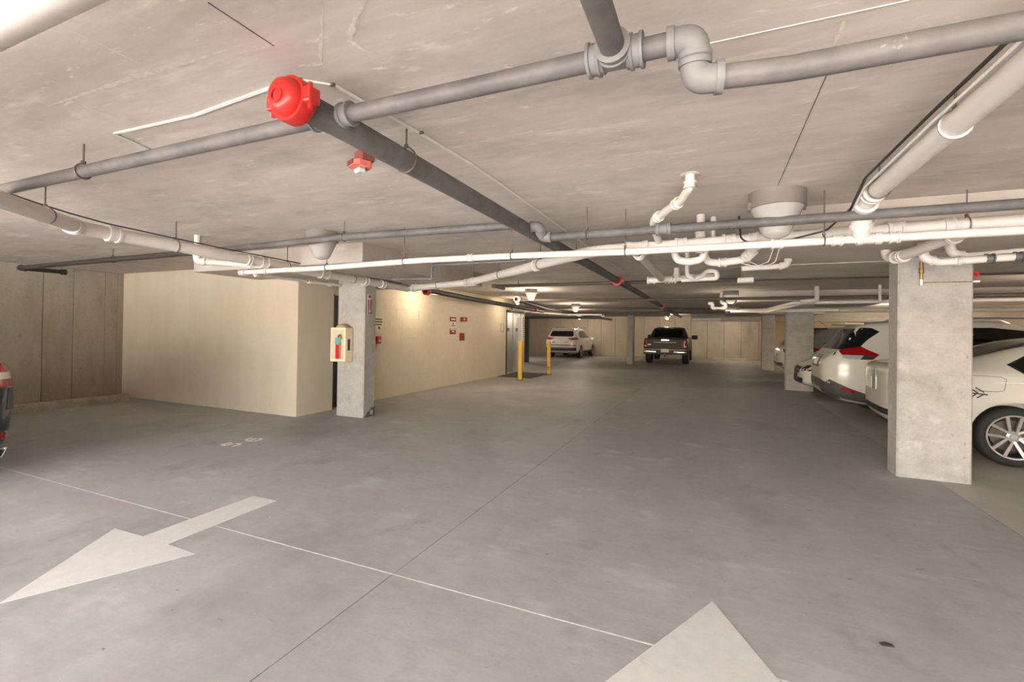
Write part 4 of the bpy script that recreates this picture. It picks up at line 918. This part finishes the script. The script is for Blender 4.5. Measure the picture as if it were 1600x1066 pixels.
# white SUV beside it
def rogue_x(root, bvh):
    fin = prism(bmesh.new(), [(0, 0), (.20, 0), (.10, .035), (.03, .07), (0, .075)], -.02, .02, lambda u, v, q: (u, q, v)); obj('antenna_fin', fin, P_WHITE, root).location = (.78, 0, 1.665)
    rails(root, 1.1, 2.9, .60, 1.66, 'silver'); mirrors(root, 3.1, .9, 1.06, P_WHITE)
    obj('spoiler', bx(.34, .62, -.6, .6, 1.60, 1.635, bev=.012, seg=2), P_WHITE, root, True)
    for i in range(3): seam(root, [(.335 - .03 * i, -.55 + i * .02, 1.36 - .05 * i), (.31 - .03 * i, .55, 1.33 - .05 * i)], .003, 'clamp', 'heater_line')
    wp = obj('wiper', sw([(.2, 0, 1.17), (.28, -.35, 1.24)], .01, 6), M['trim_black'], root)
make_car('white_suv', 'white SUV with red boomerang tail lamp parked behind the sedan', SUV(), P_WHITE, (1.78, 10.2, 0), math.radians(-2), (1.02, 3.72), .36,
    [('rear_window', [(-.86, 1.17), (.86, 1.17), (.80, 1.36), (.66, 1.53), (-.66, 1.53), (-.80, 1.36)], 'rear', 'glass_dark'),
     ('quarter_glass', [(.22, 1.17), (.50, 1.165), (.53, 1.24), (.62, 1.34), (.80, 1.48), (.70, 1.54), (.40, 1.55), (.27, 1.36)], 'both', 'glass_dark'),
     ('pillar_trim', [(.25, -.80), (.47, -.80), (.46, -.58), (.27, -.58)], 'top', 'glass_dark'), ('pillar_trim', [(.25, .80), (.47, .80), (.46, .58), (.27, .58)], 'top', 'glass_dark'),
     ('side_window', [(1.0, 1.17), (.95, 1.3), (1.1, 1.48), (1.5, 1.55), (2.2, 1.56), (2.7, 1.5), (3.2, 1.13), (3.1, 1.1)], 'both', 'glass_dark'),
     ('tail_lamp', [(.23, 1.15), (.38, 1.20), (.53, 1.225), (.60, 1.18), (.76, 1.10), (.70, 1.07), (.50, 1.085), (.36, 1.085), (.26, 1.085)], 'both', 'tail_red', {'off': .012}),
     ('tail_lamp_clear', [(.26, 1.085), (.36, 1.085), (.55, 1.08), (.50, 1.015), (.36, 1.015), (.28, 1.03)], 'both', 'silver', {'off': .010}),
     ('tail_lamp_dark', [(.50, 1.015), (.55, 1.08), (.76, 1.10), (.67, 1.02)], 'both', 'trim_black', {'off': .010}),
     ('number_plate', quad(-.17, .17, .88, 1.0), 'rear', 'plate'), ('plate_recess', [(-.35, .84), (.35, .84), (.3, 1.06), (-.3, 1.06)], 'rear', 'clad', {'off': .001}),
     ('rear_bumper', [(-.80, .34), (.80, .34), (.86, .58), (.5, .64), (-.5, .64), (-.86, .58)], 'rear', 'clad', {'off': .006}),
     ('skid_plate', quad(-.45, .45, .41, .5), 'rear', 'silver', {'off': .01}),
     ('bumper_reflector', [(.24, .51), (.30, .48), (.42, .45), (.44, .49), (.32, .535), (.26, .545)], 'both', 'tail_red', {'off': .016}),
     ('rear_bumper_side', [(.05, .40), (.25, .30), (.62, .24), (.62, .44), (.40, .52), (.22, .60), (.1, .66), (.05, .6)], 'both', 'clad', {'off': .006}),
     ('sill_cladding', [(1.45, .24), (3.28, .24), (3.28, .38), (1.45, .38)], 'both', 'clad'),
     ('fuel_door', quad(.78, .98, .88, 1.03), 'left', P_WHITE), ('head_lamp', [(.45, .76), (.78, .78), (.74, .9), (.5, .88)], 'front2', 'tail_clear')],
    'plain', .235, rogue_x)
# white car parked nose out
def nose_x(root, bvh): mirrors(root, 3.2, .9, .98, P_WHITE)
make_car('white_car', 'white car parked nose out between the SUV and middle column', SEDAN, P_WHITE, (6.55, 12.55, 0), PI, (1.02, 3.82), .32,
    [('head_lamp', [(.40, .60), (.70, .63), (.74, .76), (.5, .74)], 'front2', 'glass_dark'), ('head_lamp_side', [(4.2, .72), (4.62, .62), (4.62, .72), (4.3, .82)], 'both', 'glass_dark'),
     ('grille', quad(-.35, .35, .56, .7), 'front', 'trim_black'), ('lower_grille', quad(-.6, .6, .34, .46), 'front', 'trim_black'), ('number_plate', quad(-.16, .16, .44, .56), 'front', 'ink_dark', {'off': .015}),
     ('windscreen', quad(-.6, .6, 1.05, 1.34), 'front', 'glass_dark'), ('side_window', [(1.2, 1.05), (1.5, 1.3), (2.2, 1.35), (2.75, 1.32), (3.2, 1.05), (3.1, 1.0)], 'both', 'glass_dark')], 'plain', .22, nose_x)
# grey hatchback
def grey_x(root, bvh):
    obj('antenna', sw([(.75, 0, 1.66), (.55, 0, 1.82)], .006, 6), M['trim_black'], root); mirrors(root, 3.0, .88, 1.05, P_GREY)
    obj('spoiler', bx(.36, .66, -.58, .58, 1.58, 1.61, bev=.01), M['trim_black'], root, True)
make_car('grey_hatchback', 'grey hatchback half hidden behind the middle column', SUV(.94, .985), P_GREY, (2.22, 15.45, 0), 0, (.98, 3.5), .33,
    [('rear_window', [(-.5, 1.16), (.5, 1.16), (.46, 1.5), (-.46, 1.5)], 'rear', 'glass_dark'),
     ('side_window', [(.52, 1.20), (1.3, 1.36), (1.9, 1.43), (2.5, 1.38), (3.0, 1.08), (1.0, 1.07)], 'both', 'glass_dark'),
     ('tail_lamp', [(.12, .95), (.1, 1.06), (.2, 1.12), (.42, 1.03), (.25, .93)], 'both', 'tail_red', {'off': .01}), ('tail_lamp', quad(.6, .85, .95, 1.1), 'rear2', 'tail_red'),
     ('high_brake_lamp', quad(-.15, .15, 1.53, 1.56), 'rear', 'tail_red'), ('rear_bumper', quad(-.84, .84, .36, .55), 'rear', 'clad'), ('number_plate', quad(-.16, .16, .85, .97), 'rear', 'plate')], 'plain', .22, grey_x)
make_car('white_hatchback', 'far white car whose tail shows between the two right columns', SUV(.92, .9), P_WHITE, (1.98, 17.95, 0), 0, (.96, 3.45), .33,
    [('rear_window', [(-.62, 1.06), (.62, 1.06), (.56, 1.38), (-.56, 1.38)], 'rear', 'glass_dark'), ('side_window', [(.75, 1.08), (1.0, 1.24), (1.3, 1.38), (2.1, 1.4), (2.5, 1.34), (3.0, 1.02), (1.0, 1.0)], 'both', 'glass_dark'),
     ('tail_lamp', [(.16, .84), (.14, .96), (.26, .96), (.26, .86)], 'both', 'glass_dark', {'off': .01}), ('rear_bumper', quad(-.8, .8, .42, .52), 'rear', 'clad'), ('number_plate', quad(-.16, .16, .7, .82), 'rear', 'plate')], 'plain', .22)
# far white SUV with roof rails, rear to the camera
def tuc_x(root, bvh):
    rails(root, 1.0, 2.9, .60, 1.6, 'trim_black', .06); mirrors(root, 3.05, .9, 1.03, P_WHITE2)
    obj('spoiler', bx(.36, .66, -.6, .6, 1.555, 1.59, bev=.012), P_WHITE2, root, True)
make_car('white_suv', 'white SUV with black roof rails at the back wall behind the bollard', SUV(.96, .965), P_WHITE2, (-7.45, 23.75, 0), PI / 2, (.98, 3.6), .34,
    [('rear_window', [(-.60, 1.16), (.60, 1.16), (.66, 1.22), (.58, 1.46), (-.58, 1.46), (-.66, 1.22)], 'rear', 'glass_dark'),
     ('side_window', [(.72, 1.14), (.85, 1.3), (1.3, 1.45), (2.1, 1.49), (2.6, 1.42), (3.1, 1.1), (1.0, 1.08)], 'both', 'glass_dark'),
     ('tail_lamp', [(.36, 1.06), (.60, .97), (.84, 1.0), (.88, 1.12), (.6, 1.1)], 'rear2', 'red_dark', {'off': .01}),
     ('tail_lamp_side', [(.12, 1.0), (.12, 1.08), (.45, 1.1), (.3, .98)], 'both', 'red_dark', {'off': .01}),
     ('number_plate', quad(-.17, .17, .76, .9), 'rear', 'plate', {'off': .012}), ('badge', quad(-.42, -.28, .86, .89), 'rear', 'chrome'), ('badge', quad(.3, .46, .82, .87), 'rear', 'chrome'),
     ('bumper_strip', quad(-.82, .82, .68, .72), 'rear', 'trim_black'), ('rear_bumper', quad(-.84, .84, .40, .58), 'rear', 'clad'), ('skid_plate', quad(-.5, .5, .55, .61), 'rear', 'silver', {'off': .01}),
     ('bumper_lamp', quad(.52, .78, .64, .73), 'rear2', 'tail_pink', {'off': .014}), ('sill_cladding', [(1.35, .24), (3.2, .24), (3.2, .4), (1.35, .4)], 'both', 'clad')], 'double', .23, tuc_x)
# pickup truck
TRUCK = [(0, .88, .62, 1.13, .86, 1.135), (.04, .93, .58, 1.16, .90, 1.165), (.12, .95, .55, 1.17, .92, 1.175), (.9, .96, .5, 1.17, .92, 1.175), (1.76, .96, .48, 1.17, .92, 1.178), (1.84, .96, .48, 1.17, .88, 1.19), (1.90, .96, .48, 1.17, .74, 1.58), (2.02, .96, .48, 1.17, .71, 1.69),
         (2.7, .96, .46, 1.15, .70, 1.73), (3.5, .96, .46, 1.13, .69, 1.68), (4.2, .96, .46, 1.13, .76, 1.24), (4.35, .96, .48, 1.12, .82, 1.18), (5.2, .94, .5, 1.06, .82, 1.12), (5.5, .88, .55, .98, .75, 1.03), (5.6, .8, .6, .9, .7, .94)]
def truck_x(root, bvh):
    mirrors(root, 3.95, .95, 1.22, M['trim_black'], 1.5)
    obj('rear_bumper', bx(-.10, .12, -.93, .93, .46, .64, bev=.03, seg=2), M['clad'], root, True)
    for s in (-1, 1): obj('bumper_end', bx(-.115, .1, -.28, .28, -.07, .07, bev=.03, seg=2), M['chrome'], root, True).location = (0, s * .64, .57)
    obj('bumper_top', bx(-.11, .1, -.9, .9, .665, .685, bev=.006), M['silver'], root)
    obj('number_plate', bx(-.125, -.115, -.17, .17, .56, .71, bev=.004), M['plate'], root)
    obj('tow_hitch', bx(-.16, .1, -.04, .04, .38, .45, bev=.006), M['trim_black'], root); obj('tow_ball', lt([(0, 0), (.025, .0), (.03, .03), (.02, .055), (0, .06)], (-.14, 0, .45), (0, 0, 1), 12), M['chrome'], root, True)
    obj('roof_antenna', sw([(3.0, .1, 1.73), (2.95, .1, 1.86)], .008, 6), M['trim_black'], root)
make_car('pickup_truck', 'dark brown pickup truck with chrome bumper facing the back wall', TRUCK, P_BROWN, (-1.92, 21.75, 0), PI / 2, (1.15, 4.5), .40,
    [('rear_window', [(-.66, 1.24), (.66, 1.24), (.60, 1.58), (-.6, 1.58)], 'rear', 'glass_dark'), ('window_frame', [(-.72, 1.2), (.72, 1.2), (.65, 1.63), (-.65, 1.63)], 'rear', 'trim_black', {'off': .001}),
     ('tailgate_cap', quad(-.78, .78, 1.06, 1.14), 'rear', 'trim_black', {'off': .012}), ('tailgate_band', quad(-.46, .5, .985, 1.02), 'rear', 'pvc_grey', {'off': .012}), ('emblem', quad(-.16, .16, 1.085, 1.12), 'rear', 'chrome', {'off': .02}),
     ('badge', quad(.62, .76, .88, .91), 'rear', 'chrome', {'off': .01}),
     ('tail_lamp', [(.76, .72), (.93, .72), (.95, 1.14), (.80, 1.14)], 'rear2', 'tail_red', {'off': .012}), ('tail_lamp_clear', quad(.80, .90, .80, .86), 'rear2', 'tail_clear', {'off': .018}),
     ('high_brake_lamp', quad(-.22, -.04, 1.645, 1.675), 'rear', 'tail_clear'), ('high_brake_lamp', quad(.04, .22, 1.645, 1.675), 'rear', 'tail_clear'),
     ('side_window', [(2.1, 1.2), (2.1, 1.58), (2.8, 1.62), (3.4, 1.57), (3.95, 1.24)], 'both', 'glass_dark')], 'plain', .28, truck_x)
# navy SUV at the left edge, tail towards the aisle
def navy_x(root, bvh):
    mirrors(root, 3.1, .9, .97, P_NAVY); rails(root, 1.0, 2.9, .6, 1.52, 'silver')
    for s in (-1, 1):
        obj('exhaust_trim', sw(fillet([(.02, s * .45, .14), (.05, s * .76, .17), (.06, s * .80, .25), (.02, s * .5, .23), (.02, s * .45, .14)], .01), .011, 8), M['chrome'], root, True)
        obj('exhaust_mesh', bx(-.005, .04, -.14, .14, -.03, .03), M['arch'], root).location = (.05, s * .63, .195)
NAVY = [(a, b, max(.17, c - .24), d * .9, e, f_ * .93) for a, b, c, d, e, f_ in SUV()]
make_car('navy_suv', 'dark navy SUV cut by the left edge, tail lamp showing', NAVY, P_NAVY, (-5.97, 1.3, 0), PI, (1.02, 3.7), .355,
    [('rear_window', [(-.66, 1.08), (.66, 1.08), (.6, 1.38), (-.6, 1.38)], 'rear', 'glass_dark'),
     ('side_window', [(.62, 1.1), (.95, 1.26), (1.3, 1.4), (2.1, 1.43), (2.65, 1.36), (3.15, 1.02), (1.0, 1.0)], 'both', 'glass_dark'),
     ('tail_lamp', quad(.56, .90, .81, 1.02), 'rear2', 'tail_red', {'off': .010}), ('tail_lamp_side', quad(.14, .34, .81, 1.02), 'both', 'tail_red', {'off': .010}),
     ('tail_lamp_clear', quad(.71, .895, .88, .94), 'rear2', 'tail_clear', {'off': .016}), ('tail_lamp_chrome', quad(.69, .72, .86, .97), 'rear2', 'chrome', {'off': .022}),
     ('plate_recess', [(-.74, .58), (.74, .58), (.80, .80), (-.80, .80)], 'rear', 'trim_black', {'off': .002}), ('side_vent', [(.82, .59), (.88, .59), (.885, .79), (.84, .79)], 'rear2', 'clad', {'off': .012}),
     ('number_plate', quad(-.17, .17, .62, .76), 'rear', 'plate', {'off': .012}), ('bumper_reflector', quad(.5, .80, .33, .38), 'rear2', 'tail_red', {'off': .012}), ('reflector_tip', quad(.805, .835, .335, .39), 'rear2', 'silver', {'off': .012})], 'plain', .235, navy_x)
